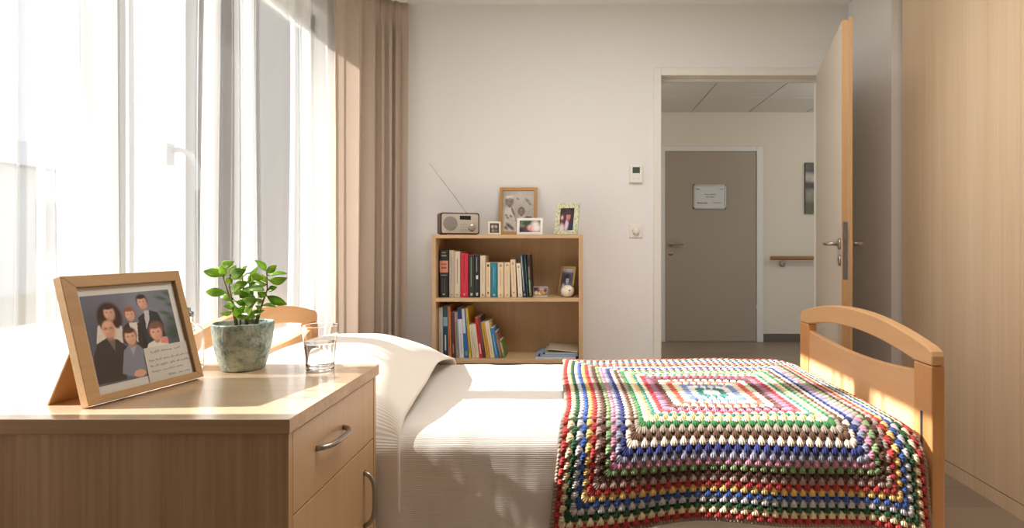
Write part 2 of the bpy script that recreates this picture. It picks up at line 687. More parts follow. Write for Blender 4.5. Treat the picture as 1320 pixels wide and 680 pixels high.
# handrail
hr = thing('handrail', 'round oak handrail on the white corridor wall beyond the doorway', 'handrail', (3.0, YC, 0.88))
mb = MB()
mb.tube([(2.085, YC - 0.075, 0.898), (2.09, YC - 0.075, 0.898), (3.95, YC - 0.075, 0.898)], [0.018, 0.021, 0.021], 16)
mb.build('rail', wood('rail_oak', '#A87C4A', '#936A3E', 'X', 60, 2, 0.4), hr)
for x in (2.235, 3.4):
    mb = MB()
    mb.lathe([(0, 0), (0.034, 0), (0.034, 0.008), (0.012, 0.012), (0, 0.012)], seg=24, M=Matrix.Translation((x, YC, 0.835)) @ Matrix.Rotation(PI / 2, 4, 'X'))
    mb.tube([(x, YC - 0.005, 0.835), (x, YC - 0.05, 0.835), (x, YC - 0.07, 0.845), (x, YC - 0.075, 0.88)], 0.008, 12)
    mb.build('bracket', M_STEEL, hr)


# ------------------------------------------------------------------ painted prints
class Canvas:
    def __init__(self, W, H, col):
        self.W, self.H = W, H
        self.a = np.empty((H, W, 3))
        self.a[:] = s2l(np.array(col) / 255.0)
        yy, xx = np.mgrid[0:H, 0:W]
        self.x, self.y = xx / (W - 1.0), yy / (H - 1.0)     # 0..1, y down

    def blend(self, m, col):
        c = s2l(np.array(col) / 255.0)
        self.a = self.a * (1 - m[..., None]) + c * m[..., None]

    def ell(self, cx, cy, rx, ry, col, rot=0.0, soft=0.12):
        dx, dy = self.x - cx, self.y - cy
        c, s = math.cos(rot), math.sin(rot)
        q = np.sqrt(((dx * c + dy * s) / rx) ** 2 + ((-dx * s + dy * c) / ry) ** 2)
        self.blend(np.clip((1 + soft - q) / (2 * soft), 0, 1), col)

    def poly(self, pts, col):
        ins = np.zeros(self.x.shape, bool)
        n = len(pts)
        for i in range(n):
            (x1, y1), (x2, y2) = pts[i], pts[(i + 1) % n]
            if y1 == y2:
                continue
            cond = ((y1 > self.y) != (y2 > self.y)) & (self.x < (x2 - x1) * (self.y - y1) / (y2 - y1) + x1)
            ins ^= cond
        self.blend(ins.astype(float), col)

    def mottle(self, amt, scale):
        g = rng.random((scale, scale))
        fx, fy = self.x * (scale - 1.001), self.y * (scale - 1.001)
        i, j = fx.astype(int), fy.astype(int)
        tx, ty = fx - i, fy - j
        v = g[j, i] * (1 - tx) * (1 - ty) + g[j, i + 1] * tx * (1 - ty) + g[j + 1, i] * (1 - tx) * ty + g[j + 1, i + 1] * tx * ty
        self.a *= (1 + amt * (v - 0.5) * 2)[..., None]


def face(c, x, y, rx, ry, skin, hair=None, hr=1.0, glasses=False, smile=True, rot=0.0):
    dk = tuple(int(v * 0.72) for v in skin)
    md = tuple(int(v * 0.86) for v in skin)
    c.ell(x, y + ry * 0.95, rx * 0.55, ry * 0.5, dk, 0, 0.3)                # neck
    if hair:
        c.ell(x, y - ry * 0.22, rx * 1.2 * hr, ry * 1.08, hair, rot, 0.18)
    c.ell(x, y, rx * 0.95, ry, skin, rot, 0.15)
    c.ell(x + rx * 0.62, y + ry * 0.15, rx * 0.34, ry * 0.7, md, rot, 0.7)   # shaded cheek
    c.ell(x, y + ry * 0.78, rx * 0.5, ry * 0.22, md, rot, 0.7)
    if hair:
        c.ell(x, y - ry * 0.88, rx * 0.95, ry * 0.36, hair, rot, 0.25)
    eye = tuple(int(v * 0.42) for v in skin)
    for s in (-1, 1):
        c.ell(x + s * rx * 0.4, y - ry * 0.12, rx * 0.26, ry * 0.12, md, 0, 0.7)
        c.ell(x + s * rx * 0.4, y - ry * 0.1, rx * 0.14, ry * 0.06, eye, 0, 0.7)
        if glasses:
            c.ell(x + s * rx * 0.42, y - ry * 0.06, rx * 0.36, ry * 0.17, dk, 0, 0.35)
            c.ell(x + s * rx * 0.42, y - ry * 0.06, rx * 0.27, ry * 0.11, md, 0, 0.35)
            c.ell(x + s * rx * 0.4, y - ry * 0.06, rx * 0.13, ry * 0.06, eye, 0, 0.6)
    c.ell(x + rx * 0.05, y + ry * 0.18, rx * 0.14, ry * 0.16, md, 0, 0.7)
    if smile:
        c.ell(x, y + ry * 0.48, rx * 0.38, ry * 0.09, dk, 0, 0.6)
        c.ell(x, y + ry * 0.46, rx * 0.25, ry * 0.045, tuple(min(255, int(v * 1.08)) for v in skin), 0, 0.6)


def print_obj(name, c, w, h, parent, y, z0, gain=1.05):
    """flat print w x h in the local x/z plane at depth y (bottom at z0)"""
    W, H = c.W, c.H
    X = (np.arange(W) / (W - 1.0) - 0.5) * w
    Z = z0 + (1 - np.arange(H) / (H - 1.0)) * h
    v = np.stack([np.repeat(X[None], H, 0), np.full((H, W), y), np.repeat(Z[:, None], W, 1)], -1).reshape(-1, 3)
    idx = np.arange(W * H).reshape(H, W)
    f = np.stack([idx[1:, :-1], idx[1:, 1:], idx[:-1, 1:], idx[:-1, :-1]], -1).reshape(-1, 4)
    return coloured_mesh(name, v.tolist(), f.tolist(), np.clip(c.a * gain, 0, 1).reshape(-1, 3), M_PRINT, parent, True, False)


def frame_mesh(w, h, border, depth, bev=0.0):
    """a mitred picture frame, front at y=0, bottom at z=0"""
    mb = MB()
    o = [(-w / 2, 0), (w / 2, 0), (w / 2, h), (-w / 2, h)]
    b4 = border if isinstance(border, tuple) else (border,) * 4        # l r b t
    i = [(-w / 2 + b4[0], b4[2]), (w / 2 - b4[1], b4[2]), (w / 2 - b4[1], h - b4[3]), (-w / 2 + b4[0], h - b4[3])]
    for k in range(4):
        k2 = (k + 1) % 4
        q = [o[k], o[k2], i[k2], i[k]]
        A = [mb.bm.verts.new((p[0], 0, p[1])) for p in q]
        B = [mb.bm.verts.new((p[0], depth, p[1])) for p in q]
        mb._f(A)
        mb._f(B[::-1])
        for n in range(4):
            mb._f([A[n], B[n], B[(n + 1) % 4], A[(n + 1) % 4]])
    return mb


def back_and_easel(t, w, h, depth, lean, x=0.0, wid=0.05, material=None, attach=0.62, strut=True):
    """backing board and a hinged strut that reaches the surface the frame stands on"""
    material = material or mat('#8A6A48', 0.8, name='brown_backing_card')
    mb = MB()
    mb.box(-w / 2 + 0.006, w / 2 - 0.006, depth * 0.55, depth, 0.006, h - 0.006)
    mb.build('backing', material, t, True)
    if not strut:
        return
    zt = attach * h
    # support plane through the lowest back edge: world z = depth*sin(-lean)
    base_w = -depth * math.sin(lean)
    # strut foot at distance back (world) from the front edge
    yt = depth
    wy, wz = yt * math.cos(lean) + zt * math.sin(lean), -yt * math.sin(lean) + zt * math.cos(lean)
    fy, fz = wy + 0.42 * (wz - base_w), base_w
    ly, lz = fy * math.cos(lean) - fz * math.sin(lean), fy * math.sin(lean) + fz * math.cos(lean)
    d = Vector((0, ly - yt, lz - zt)).normalized()
    nrm = Vector((0, -d.z, d.y)) * 0.0018
    mb = MB()
    A = [(x - wid * 0.35, yt + 0.001, zt), (x + wid * 0.35, yt + 0.001, zt), (x + wid * 0.5, ly, lz), (x - wid * 0.5, ly, lz)]
    v1 = [mb.bm.verts.new(Vector(p) + nrm + Vector((0, 0.001, 0))) for p in A]
    v2 = [mb.bm.verts.new(Vector(p) - nrm + Vector((0, 0.001, 0))) for p in A]
    mb._f(v1)
    mb._f(v2[::-1])
    for n in range(4):
        mb._f([v1[n], v2[n], v2[(n + 1) % 4], v1[(n + 1) % 4]])
    mb.build('stand', material, t, True)


# corridor picture
cp = thing('wall_picture', 'unframed green and black picture hanging above the corridor handrail', 'picture', (2.725, YC - 0.03, 1.375))
c = Canvas(40, 60, (96, 92, 78))
for (x, y, rx, ry, col) in ((.15, .03, .5, .10, (52, 48, 36)), (.1, .16, .3, .05, (38, 34, 28)), (.3, .32, .6, .09, (158, 152, 140)), (.2, .47, .6, .07, (44, 34, 30)), (.2, .66, .45, .12, (136, 134, 116)), (.1, .9, .6, .10, (92, 94, 66)), (.8, .3, .3, .2, (120, 118, 96)), (.75, .75, .3, .2, (70, 74, 54))):
    c.ell(x, y, rx, ry, col, 0.1, 0.4)
c.mottle(.2, 14)
print_obj('print', c, 0.50, 0.542, cp, -0.0005, 0)
mb = MB()
mb.box(-0.25, 0.25, 0, 0.028, 0, 0.542)
mb.build('canvas_block', mat('#5B584C', 0.7), cp, True)

# thermostat and switch on the back wall
tx, tz = (819.5 - VX) / 214, CH + (VY - 225) / 214
t = thing('thermostat', 'small white wall thermostat with a grey display left of the doorway', 'thermostat', (tx, YB + 0.001, tz - 0.05))
mb = MB()
mb.box(-0.04, 0.04, -0.024, 0, 0, 0.105)
mb.build('housing', mat('#E9E7DF', 0.5), t, True, bevel=0.005)
mb = MB()
mb.box(-0.022, 0.022, -0.0255, -0.022, 0.056, 0.092)
mb.build('display', mat('#4F5A50', 0.25), t, True, bevel=0.001)
mb = MB()
for k in (-0.014, 0.014):
    mb.box(k - 0.007, k + 0.007, -0.026, -0.023, 0.02, 0.029)
mb.build('button', mat('#DAD8D0', 0.5), t, True, bevel=0.001)
t = thing('light_switch', 'square white rotary light switch on the wall below the thermostat', 'switch', (tx, YB + 0.001, CH + (VY - 306) / 214))
mb = MB()
mb.box(-0.04, 0.04, -0.010, 0, 0, 0.08)
mb.build('plate', mat('#E9E6DF', 0.45), t, True, bevel=0.003)
mb = MB()
mb.lathe([(0, 0.022), (0.018, 0.022), (0.021, 0.019), (0.022, 0.0), (0, 0)], seg=32, M=Matrix.Translation((0, -0.008, 0.04)) @ Matrix.Rotation(PI / 2, 4, 'X'))
mb.build('knob', mat('#E3E0D8', 0.45), t, True)

# ------------------------------------------------------------------ window
win = struct_empty('window_1', (-1.5, (WY0 + WY1) / 2, WZ0))
XA, XB_ = -1.54, -1.47
mb = MB()
fb = 0.06
mb.box(XA, XB_, WY0, WY0 + fb, WZ0, WZ1)
mb.box(XA, XB_, WY1 - fb, WY1, WZ0, WZ1)
mb.box(XA, XB_, WY0, WY1, WZ0, WZ0 + fb)
mb.box(XA, XB_, WY0, WY1, WZ1 - fb, WZ1)
mb.build('window_frame', M_PVC, win, bevel=0.004)
cuts = [WY0 + fb, 2.08, WY1 - fb]
for k in range(2):
    a, b_ = cuts[k] - 0.012, cuts[k + 1] + (0.012 if k == 1 else -0.002)
    sb = 0.066
    mb = MB()
    z0, z1 = WZ0 + fb - 0.012, WZ1 - fb + 0.012
    x0, x1 = XA + 0.02, XB_ + 0.018
    mb.box(x0, x1, a, a + sb, z0, z1)
    mb.box(x0, x1, b_ - sb, b_, z0, z1)
    mb.box(x0, x1, a, b_, z0, z0 + sb)
    mb.box(x0, x1, a, b_, z1 - sb, z1)
    sash = mb.build('sash', M_PVC, win, bevel=0.005)
    mb = MB()
    mb.box(-1.507, -1.503, a + sb - 0.005, b_ - sb + 0.005, z0 + sb - 0.005, z1 - sb + 0.005)
    mb.build('glass_pane', M_PANE, sash)
    hy = b_ - sb / 2
    if k == 0:
        mb = MB()
        mb.box(x1, x1 + 0.012, hy - 0.014, hy + 0.014, 1.33, 1.41, bev=0.004)
        mb.tube([(x1 + 0.01, hy, 1.385), (x1 + 0.035, hy, 1.387), (x1 + 0.045, hy + 0.01, 1.385), (x1 + 0.048, hy + 0.05, 1.372), (x1 + 0.048, hy + 0.075, 1.345), (x1 + 0.048, hy + 0.083, 1.30), (x1 + 0.046, hy + 0.078, 1.25)], 0.0095, 12)
        mb.build('window_handle', mat('#6F767D', 0.5), sash)
mb = MB()
mb.box(-1.47, -1.365, WY0 - 0.02, WY1 + 0.02, WZ0 - 0.025, WZ0)
mb.build('window_sill', M_WHITE, win, bevel=0.006)

# ------------------------------------------------------------------ curtains


def fold_path(segs, n_per=14):
    """segs: (y0, y1, pitch, amplitude, overlap) -> list of (x, y) along the cloth"""
    pts = []
    for (y0, y1, p, A, B) in segs:
        n = max(1, round((y1 - y0) / p))
        for k in range(n * n_per):
            ph = 2 * PI * k / n_per
            irr = 0.75 + 0.5 * math.sin(k / n_per * 2.4 + y0 * 7)
            pts.append((A * irr * math.sin(ph), y0 + (y1 - y0) * k / (n * n_per) + B * irr * math.sin(2 * ph + PI)))
    return pts


def sheer(name, segs, label, zb=0.02, zt=2.455, x0=-1.272):
    pts = fold_path(segs)
    n = len(pts) - 1
    NZ = 26
    mb = MB()

    def fn(a, b_):
        i = round(a * n)
        x, y = pts[i]
        z = zb + (zt - zb) * b_
        k = 0.75 + 0.35 * (1 - b_)
        sway = 0.012 * math.sin(1.9 * b_ + y * 5.0) + 0.02 * (1 - b_) * math.sin(y * 9)
        return (x0 + x * k + 0.006 * math.sin(b_ * 5 + y * 14), y + sway, z)
    mb.grid(fn, n, NZ)
    o = mb.build(name, M_SHEER, fix=False)
    return tag(o, label, 'curtain', 'sheer curtains at the window')


sheer('sheer_curtain', [(0.80, 1.30, 0.17, 0.012, 0.0), (1.30, 1.745, 0.085, 0.028, 0.036)],
      'white sheer curtain on the window side of the nightstand, behind the framed family photo')
sheer('sheer_curtain', [(1.735, 1.955, 0.22, 0.006, 0.0), (1.955, 2.28, 0.105, 0.024, 0.03), (2.28, 2.50, 0.22, 0.016, 0.0), (2.50, 2.78, 0.14, 0.022, 0.03), (2.78, 3.06, 0.28, 0.016, 0.01)],
      'white sheer curtain hanging next to the beige curtain, behind the potted plant')

# beige curtain gathered in the corner
ctrl = []
base = [(-1.235, 2.93), (-1.215, 3.05), (-1.18, 3.16), (-1.12, 3.26), (-1.05, 3.325), (-0.985, 3.355)]


def base_pt(t):
    q = t * (len(base) - 1)
    i = min(int(q), len(base) - 2)
    f = q - i
    p, q2 = Vector(base[i]), Vector(base[i + 1])
    return p.lerp(q2, f), (q2 - p).normalized()


NP = 220


def beige(a, b_):
    p, d = base_pt(a)
    nrm = Vector((d.y, -d.x))          # into the room
    gath = 1.0 - 0.25 * max(0, (b_ - 0.93) / 0.07)
    # broad first fold then deep pleats
    ph = 2 * PI * (a * 7.0 + 0.35 * math.sin(a * 9) + 0.05 * math.sin(b_ * 3 + a * 5))
    amp = (0.012 + 0.020 * min(1, a * 3)) * (0.8 + 0.3 * (1 - b_)) * gath
    if b_ > 0.93:                       # pinch pleats of the heading
        amp *= 0.55
        ph *= 1.0
        amp += 0.006 * math.sin(4 * ph) * (b_ - 0.93) / 0.07
    off = amp * (math.sin(ph) + 0.25 * math.sin(2 * ph + 0.6))
    q = p + nrm * off + d * (0.012 * math.sin(2 * ph))
    spread = 0.016 * (1 - b_) * math.sin(a * 12)
    return (q.x + spread * 0.3 - 0.02 * (1 - b_) * a, q.y - spread * 0.2, 0.015 + (2.462 - 0.015) * b_)


mb = MB()
mb.grid(beige, NP, 40)
tag(mb.build('curtain', M_CURTAIN, solid=0.003, offs=0, fix=False), 'heavy beige curtain gathered in the corner left of the bookcase', 'curtain')
mb = MB()
mb.box(-1.30, -1.24, 0.75, 2.9, 2.455, ZC)
mb.tube([(-1.235, 2.9, 2.475), (-1.215, 3.05, 2.475), (-1.18, 3.16, 2.475), (-1.12, 3.26, 2.475), (-1.05, 3.325, 2.475), (-0.98, 3.355, 2.475)], 0.014, 8)
struct(mb.build('trim_3', M_WHITE))

# ------------------------------------------------------------------ wardrobe
wd = thing('wardrobe', 'tall built-in oak wardrobe along the right-hand wall', 'wardrobe', (2.0, 1.2, 0))
mb = MB()
mb.box(WX + 0.02, 2.29, -0.6, 2.955, 0.06, ZC - 0.005)
mb.build('carcass', M_WARD, wd)
edges = [2.955, 2.17, 1.385, 0.6, -0.1, -0.6]
for a, b_ in zip(edges, edges[1:]):
    mb = MB()
    mb.box(WX, WX + 0.019, b_ + 0.0006, a - 0.0006, 0.062, ZC - 0.008)
    mb.build('door', M_WARD, wd, bevel=0.0006)
mb = MB()
mb.box(WX + 0.002, WX + 0.06, -0.6, 2.955, 0.0, 0.058)
mb.build('plinth', M_WARD, wd)

# ------------------------------------------------------------------ bed
BX0, BX1 = -1.196, 1.054       # inner faces of head and foot board
BYN, BYF = 1.68, 2.66
bed = thing('bed', 'beech wood care bed with curved head and foot boards in mid room', 'bed', ((BX0 + BX1) / 2, (BYN + BYF) / 2, 0))


def board(x0, x1, name, rail_bits):
    W = BYF - BYN
    arc = lambda q, a: a * (1 - (2 * q - 1) ** 2)
    N = 28
    mb = MB()
    up = [(BYN + W * k / N, 0.735 + arc(k / N, 0.070)) for k in range(N + 1)]
    # rounded outer corners
    up[0] = (BYN, 0.718)
    up.insert(1, (BYN + 0.006, 0.731))
    up.insert(2, (BYN + 0.018, 0.739))
    up[-1] = (BYF, 0.718)
    up.insert(-1, (BYF - 0.018, 0.739))
    up.insert(-1, (BYF - 0.006, 0.731))
    lo = [(BYF, 0.690), (BYF - 0.09, 0.690)]
    lo += [(BYF - 0.09 - (W - 0.18) * k / N, 0.690 + arc(k / N, 0.042)) for k in range(1, N)]
    lo += [(BYN + 0.09, 0.690), (BYN, 0.690)]
    mid = up[::-1]
    mb.prism(up + lo, 'x', x0, x1)
    b = mb.build(name, M_BEECH, bed, bevel=0.005, seg=3)
    for a, c_ in ((BYN, BYN + 0.09), (BYF - 0.09, BYF)):
        mb = MB()
        mb.box(x0, x1, a, c_, 0.02, 0.6885)
        mb.build('post', M_BEECHZ, b, bevel=0.004, seg=3)
    mb = MB()
    top = [(BYN + 0.09 + (W - 0.18) * k / N, 0.66 - arc(k / N, 0.026)) for k in range(N + 1)]
    inn = 0.006
    mb.prism([(BYN + 0.09, 0.2)] + top + [(BYF - 0.09, 0.2)], 'x', x0 + inn, x1 - inn)
    mb.build('panel', M_BEECH, b, bevel=0.002)
    return b


hb = board(BX0 - 0.039, BX0, 'headboard', False)
fbd = board(BX1, BX1 + 0.039, 'footboard', True)
mb = MB()
mb.box(BX1 - 0.003, BX1 + 0.002, 1.724, 1.732, 0.34, 0.545)
mb.build('rail_slot', mat('#4A5560', 0.4, 0.5), fbd, bevel=0.001)
mb = MB()
mb.box(BX1 - 0.032, BX1 - 0.004, 1.692, 1.722, 0.225, 0.325)
mb.build('rail_end', mat('#D9CDBF', 0.5), fbd, bevel=0.005)
mb = MB()
for y in (1.74, 2.60):
    mb.box(BX0, BX1, y - 0.015, y + 0.015, 0.215, 0.275)
for x in (-0.7, 0.0, 0.6):
    mb.box(x - 0.02, x + 0.02, 1.74, 2.60, 0.225, 0.265)
mb.build('bed_frame', mat('#CFC9C0', 0.45), bed, bevel=0.003)
mb = MB()
mb.box(BX0 + 0.012, BX1 - 0.012, 1.705, 2.635, 0.28, 0.487, bev=0.035)
mb.build('mattress', mat('#E5E1D8', 0.8), bed)

# cross-section of the made bed; d = arc length from the middle of the top, + towards the near side
YM, YN_, RN, YF_, RF, ZT = 2.04, 1.755, 0.07, 2.60, 0.055, 0.495
_tab = []
LN, LF = YM - YN_, YF_ - YM
for dd in np.linspace(-1.0, 1.2, 900):
    if dd > LN + RN * PI / 2:
        q = dd - LN - RN * PI / 2
        _tab.append((dd, YN_ - RN, ZT - RN - q, -1, 0))
    elif dd > LN:
        a = (dd - LN) / RN
        _tab.append((dd, YN_ - RN * math.sin(a), ZT - RN + RN * math.cos(a), -math.sin(a), math.cos(a)))
    elif dd > -LF:
        _tab.append((dd, YM - dd, ZT, 0, 1))
    elif dd > -LF - RF * PI / 2:
        a = (-dd - LF) / RF
        _tab.append((dd, YF_ + RF * math.sin(a), ZT - RF + RF * math.cos(a), math.sin(a), math.cos(a)))
    else:
        q = -dd - LF - RF * PI / 2
        _tab.append((dd, YF_ + RF, ZT - RF - q, 1, 0))
_tab = np.array(_tab)


def bedsec(d):
    d = np.asarray(d, float)
    return [np.interp(d, _tab[:, 0], _tab[:, k]) for k in (1, 2, 3, 4)]


def nz(x, y, z=0.0):
    return mnoise.noise(Vector((x, y, z)))


def spread_pt(a, b_):
    X = -0.98 + (1.035 + 0.98) * a
    d = -0.78 + (0.78 + 0.78) * b_
    y, z, ny, nz_ = (float(v) for v in bedsec(d))
    hang = max(0.0, min(1.0, (d - 0.30) / 0.2))
    o = 0.003 + 0.004 * nz(X * 5, d * 5) + 0.0025 * nz(X * 13, d * 11, 3)
    o += hang * (0.010 + 0.010 * math.sin(X * 7.5 + 0.8 * math.sin(d * 4)) + 0.006 * nz(X * 9, d * 3, 5))
    o += hang * (0.0045 * math.sin(X * 31 + 2.2 * nz(X * 4, d * 5, 8)) * (0.5 + 0.5 * nz(X * 6, d * 6, 12)) + 0.004 * nz(X * 26, d * 7, 6))
    z -= 0.02 * max(0, (X - 0.9) / 0.135) ** 2
    return (X, y + ny * o * (0.5 if d > 0.3 else 1), z + nz_ * o)


mb = MB()
mb.grid(spread_pt, 220, 160).cloth_uv(220, 160, 2.015, 1.56)
tag(mb.build('bedspread', M_SPREAD, solid=0.004, offs=1, fix=False), 'beige ribbed bedspread covering the bed under the crochet blanket', 'bedspread')


def cover_pt(a, b_):
    X = -1.185 + (1.185 - 0.53) * a
    d = -0.70 + (0.70 + 0.86) * b_
    X += 0.018 * math.sin(d * 3.2) * a
    y, z, ny, nz_ = (float(v) for v in bedsec(d))
    q = (X + 0.86) / (0.345 if X > -0.86 else 0.37)
    fx = max(0.0, 1 - abs(q) ** 2.6) ** 0.75
    dd = (d + 0.03) / (0.56 if d < 0 else 0.50)
    fd = max(0.0, 1 - abs(dd) ** 2.6) ** 0.8
    bulge = 0.195 * fx * fd
    hang = max(0.0, min(1.0, (d - 0.33) / 0.25))
    o = 0.014 + 0.004 * nz(X * 5, d * 4, 9) + 0.004 * nz(X * 12, d * 9, 2) * fx
    crease = 0.006 * math.sin(26 * (X + 0.45 * d) + 3 * nz(X * 3, d * 3, 4)) * fd * (0.4 + 0.6 * a)
    side = 0.012 * fx * max(0, 1 - abs(d - 0.42) / 0.25) + hang * 0.004 * math.sin(X * 14)
    o += bulge * (1.0 if nz_ > 0.5 else nz_) + crease * 0.6 + side * 0.5
    o += 0.010 * a ** 12                    # free edge lifts a little
    return (X, y + ny * (0.010 + side), z + nz_ * o)


mb = MB()
mb.grid(cover_pt, 90, 150).cloth_uv(90, 150, 0.655, 1.56)
tag(mb.build('pillow_cover', M_COVER, solid=0.009, offs=1, fix=False), 'cream ribbed cover draped over the pillow at the head of the bed', 'cover')

# ------------------------------------------------------------------ crochet blanket
YARN = dict(taupe='#9C8776', red='#AE2623', lemon='#E2CFA2', dgreen='#23512F', ice='#B9B7BC', blue='#2A4F97', yellow='#DDB661', rose='#A98A80',
            brown='#553524', sage='#7F9A64', pink='#C07F97', greyblue='#8E8FA5', navy='#28306F', cream='#E3D0BA', umber='#694935', stone='#A39482',
            green='#3A8648', butter='#E8DABB', gold='#D9B46C', teal='#3A857D', crimson='#B8323A', mauve='#A0708A', maroon='#6B3A35', mint='#D2DBB8',
            coral='#D2553C', sky='#7A93C8', white='#E9E4DC')
RINGS = ['taupe', 'red', 'lemon', 'dgreen', 'ice', 'blue', 'yellow', 'red', 'rose', 'brown', 'sage', 'pink', 'greyblue', 'navy', 'cream', 'umber', 'stone',
         'green', 'butter', 'gold', 'teal', 'butter', 'crimson', 'mauve', 'maroon', 'mint', 'coral', 'butter', 'sky', 'white', 'teal', 'white']
NR = len(RINGS)
UA, UB = 0.535, 0.585


def ringfrac(cidx):
    """cidx: rings counted from the middle -> fraction of the half size"""
    return np.interp(cidx, [0, 4.3, 9.6, 18.1, 24.5, NR], [0, .19, .41, .625, .80, 1.0])


def blanket(u, v, h):
    u, v, h = (np.asarray(t, float) for t in (u, v, h))
    X = 0.492 + u
    d = v + 0.055 * (u / 0.53) ** 4 * np.clip((v - 0.2) / 0.38, 0, 1.2) - 0.012 * np.cos(u * 11 + .5) * np.clip((v - 0.3) / 0.3, 0, 1.2)
    y, z, ny, nz_ = bedsec(d)
    hang = np.clip((d - 0.33) / 0.28, 0, 1.3)
    off = 0.020 + h + 0.003 * np.sin(X * 6 + 1.0) * np.cos(d * 6) + 0.0015 * np.sin(X * 19 + d * 7)
    y = y + ny * off - hang * (0.010 + 0.013 * np.sin(X * 13.5 + 0.6))
    z = z + nz_ * off
    e = np.clip((X - 0.86) / 0.17, 0, 1.2)
    z = z - 0.030 * e ** 2
    X = X + 0.010 * np.sin(d * 6 + 0.6) * np.clip(-u / 0.5, 0, 1) - 0.02 * np.clip((d - .2) / .4, 0, 1) * np.clip(-u / 0.5, 0, 1) + hang * 0.012 * np.clip(u / 0.5, 0, 1)
    return np.stack([X, y, z], -1)


rc = {k: np.array(hx(v)) for k, v in YARN.items()}
rc = {k: v * 0.86 + v.mean() * 0.14 for k, v in rc.items()}       # undyed fibre flecks soften the wool
V, C, FQ = [], [], []
nbase = 0
# backing web
G = 200
uu, vv = np.meshgrid(np.linspace(-1, 1, G), np.linspace(-1, 1, G), indexing='ij')
fr_ = np.maximum(np.abs(uu), np.abs(vv))
cc = np.interp(fr_, ringfrac(np.arange(NR + 1)), np.arange(NR + 1))
ki = np.clip(NR - 1 - np.floor(cc - 1e-6).astype(int), 0, NR - 1)
pal = np.array([rc[k] for k in RINGS])
V.append(blanket(uu * UA, vv * UB, 0 * uu).reshape(-1, 3))
C.append(pal[ki].reshape(-1, 3))
idx = np.arange(G * G).reshape(G, G)
FQ.append(np.stack([idx[:-1, :-1], idx[1:, :-1], idx[1:, 1:], idx[:-1, 1:]], -1).reshape(-1, 4))
nbase = G * G
# clusters of three trebles
SEG, RNG = 7, 5
ell = []
for i in range(RNG + 1):
    for k in range(SEG):
        t_ = PI * i / RNG
        ell.append((math.sin(t_) * math.cos(2 * PI * k / SEG), math.sin(t_) * math.sin(2 * PI * k / SEG), -math.cos(t_)))
ell = np.array(ell)               # axis z = long (radial)
ef = []
for i in range(RNG):
    for k in range(SEG):
        ef.append((i * SEG + k, i * SEG + (k + 1) % SEG, (i + 1) * SEG + (k + 1) % SEG, (i + 1) * SEG + k))
ef = np.array(ef)
PITCH = 0.0282
for ci in range(NR):
    k = NR - 1 - ci
    f0, f1 = float(ringfrac(ci)), float(ringfrac(ci + 1))
    fm = (f0 + f1) / 2
    col = rc[RINGS[k]]
    for side in range(4):
        A, B = (UA, UB) if side in (0, 2) else (UB, UA)     # A along, B radial
        L = 2 * fm * A
        n_ = max(1, int(round(L / PITCH)))
        if n_ % 2 != ci % 2 and n_ > 1:                      # clusters sit in the gaps of the round before
            n_ += 1 if L / PITCH > n_ else -1
        p = min(PITCH, L / n_) if n_ * PITCH > L else PITCH
        rl = (f1 - f0) * B
        for j in range(n_):
            s_ = (j - (n_ - 1) / 2) * p + rng.uniform(-0.0008, 0.0008)
            jit = 1 + rng.uniform(-0.10, 0.10)
            hb_ = rng.uniform(0.9, 1.15)
            for q in (-1, 0, 1):
                e = ell
                t01 = e[:, 2] * 0.5 + 0.5                    # 0 inner foot, 1 outer head
                rad = fm * B + (e[:, 2] * 0.92 + 0.10) * rl * 0.86
                al = s_ + q * p * 0.27 * (0.25 + 0.75 * t01) + e[:, 0] * p * (0.13 + 0.10 * t01)
                hh = 0.0015 + 0.0082 * hb_ * e[:, 1] * (0.7 + 0.5 * t01) + 0.0012 * (q == 0)
                if k == 0:
                    rad = fm * B + e[:, 2] * rl * 0.5
                    al = s_ + q * p * 0.33 + e[:, 0] * p * 0.2
                    hh = hh * 0.6
                if side == 0:
                    U_, W_ = al, rad
                elif side == 2:
                    U_, W_ = -al, -rad
                elif side == 1:
                    U_, W_ = rad, al
                else:
                    U_, W_ = -rad, -al
                V.append(blanket(U_, W_, hh))
                C.append(np.repeat((col * jit)[None], len(e), 0))
                FQ.append(ef + nbase)
                nbase += len(e)
    # corner clusters
    for su in (-1, 1):
        for sv in (-1, 1):
            for q in (-1, 0, 1):
                e = ell
                rl = (f1 - f0) * (UA + UB) / 2
                r_ = (e[:, 2] * 0.9 + 0.05) * rl * 0.9
                a_ = q * 0.009 * (0.3 + 0.7 * (e[:, 2] * .5 + .5)) + e[:, 0] * 0.006
                hh = 0.0015 + 0.0085 * e[:, 1]
                du, dv = (r_ - a_) * 0.707, (r_ + a_) * 0.707
                V.append(blanket(su * (fm * UA + du), sv * (fm * UB + dv), hh))
                C.append(np.repeat(col[None], len(e), 0))
                FQ.append(ef + nbase)
                nbase += len(e)
V, C, FQ = np.concatenate(V), np.clip(np.concatenate(C), 0, 1), np.concatenate(FQ)
o = coloured_mesh('crochet_blanket', V.tolist(), FQ.tolist(), C, M_YARN)
tag(o, 'multicoloured crochet granny-square blanket spread over the foot of the bed', 'blanket')

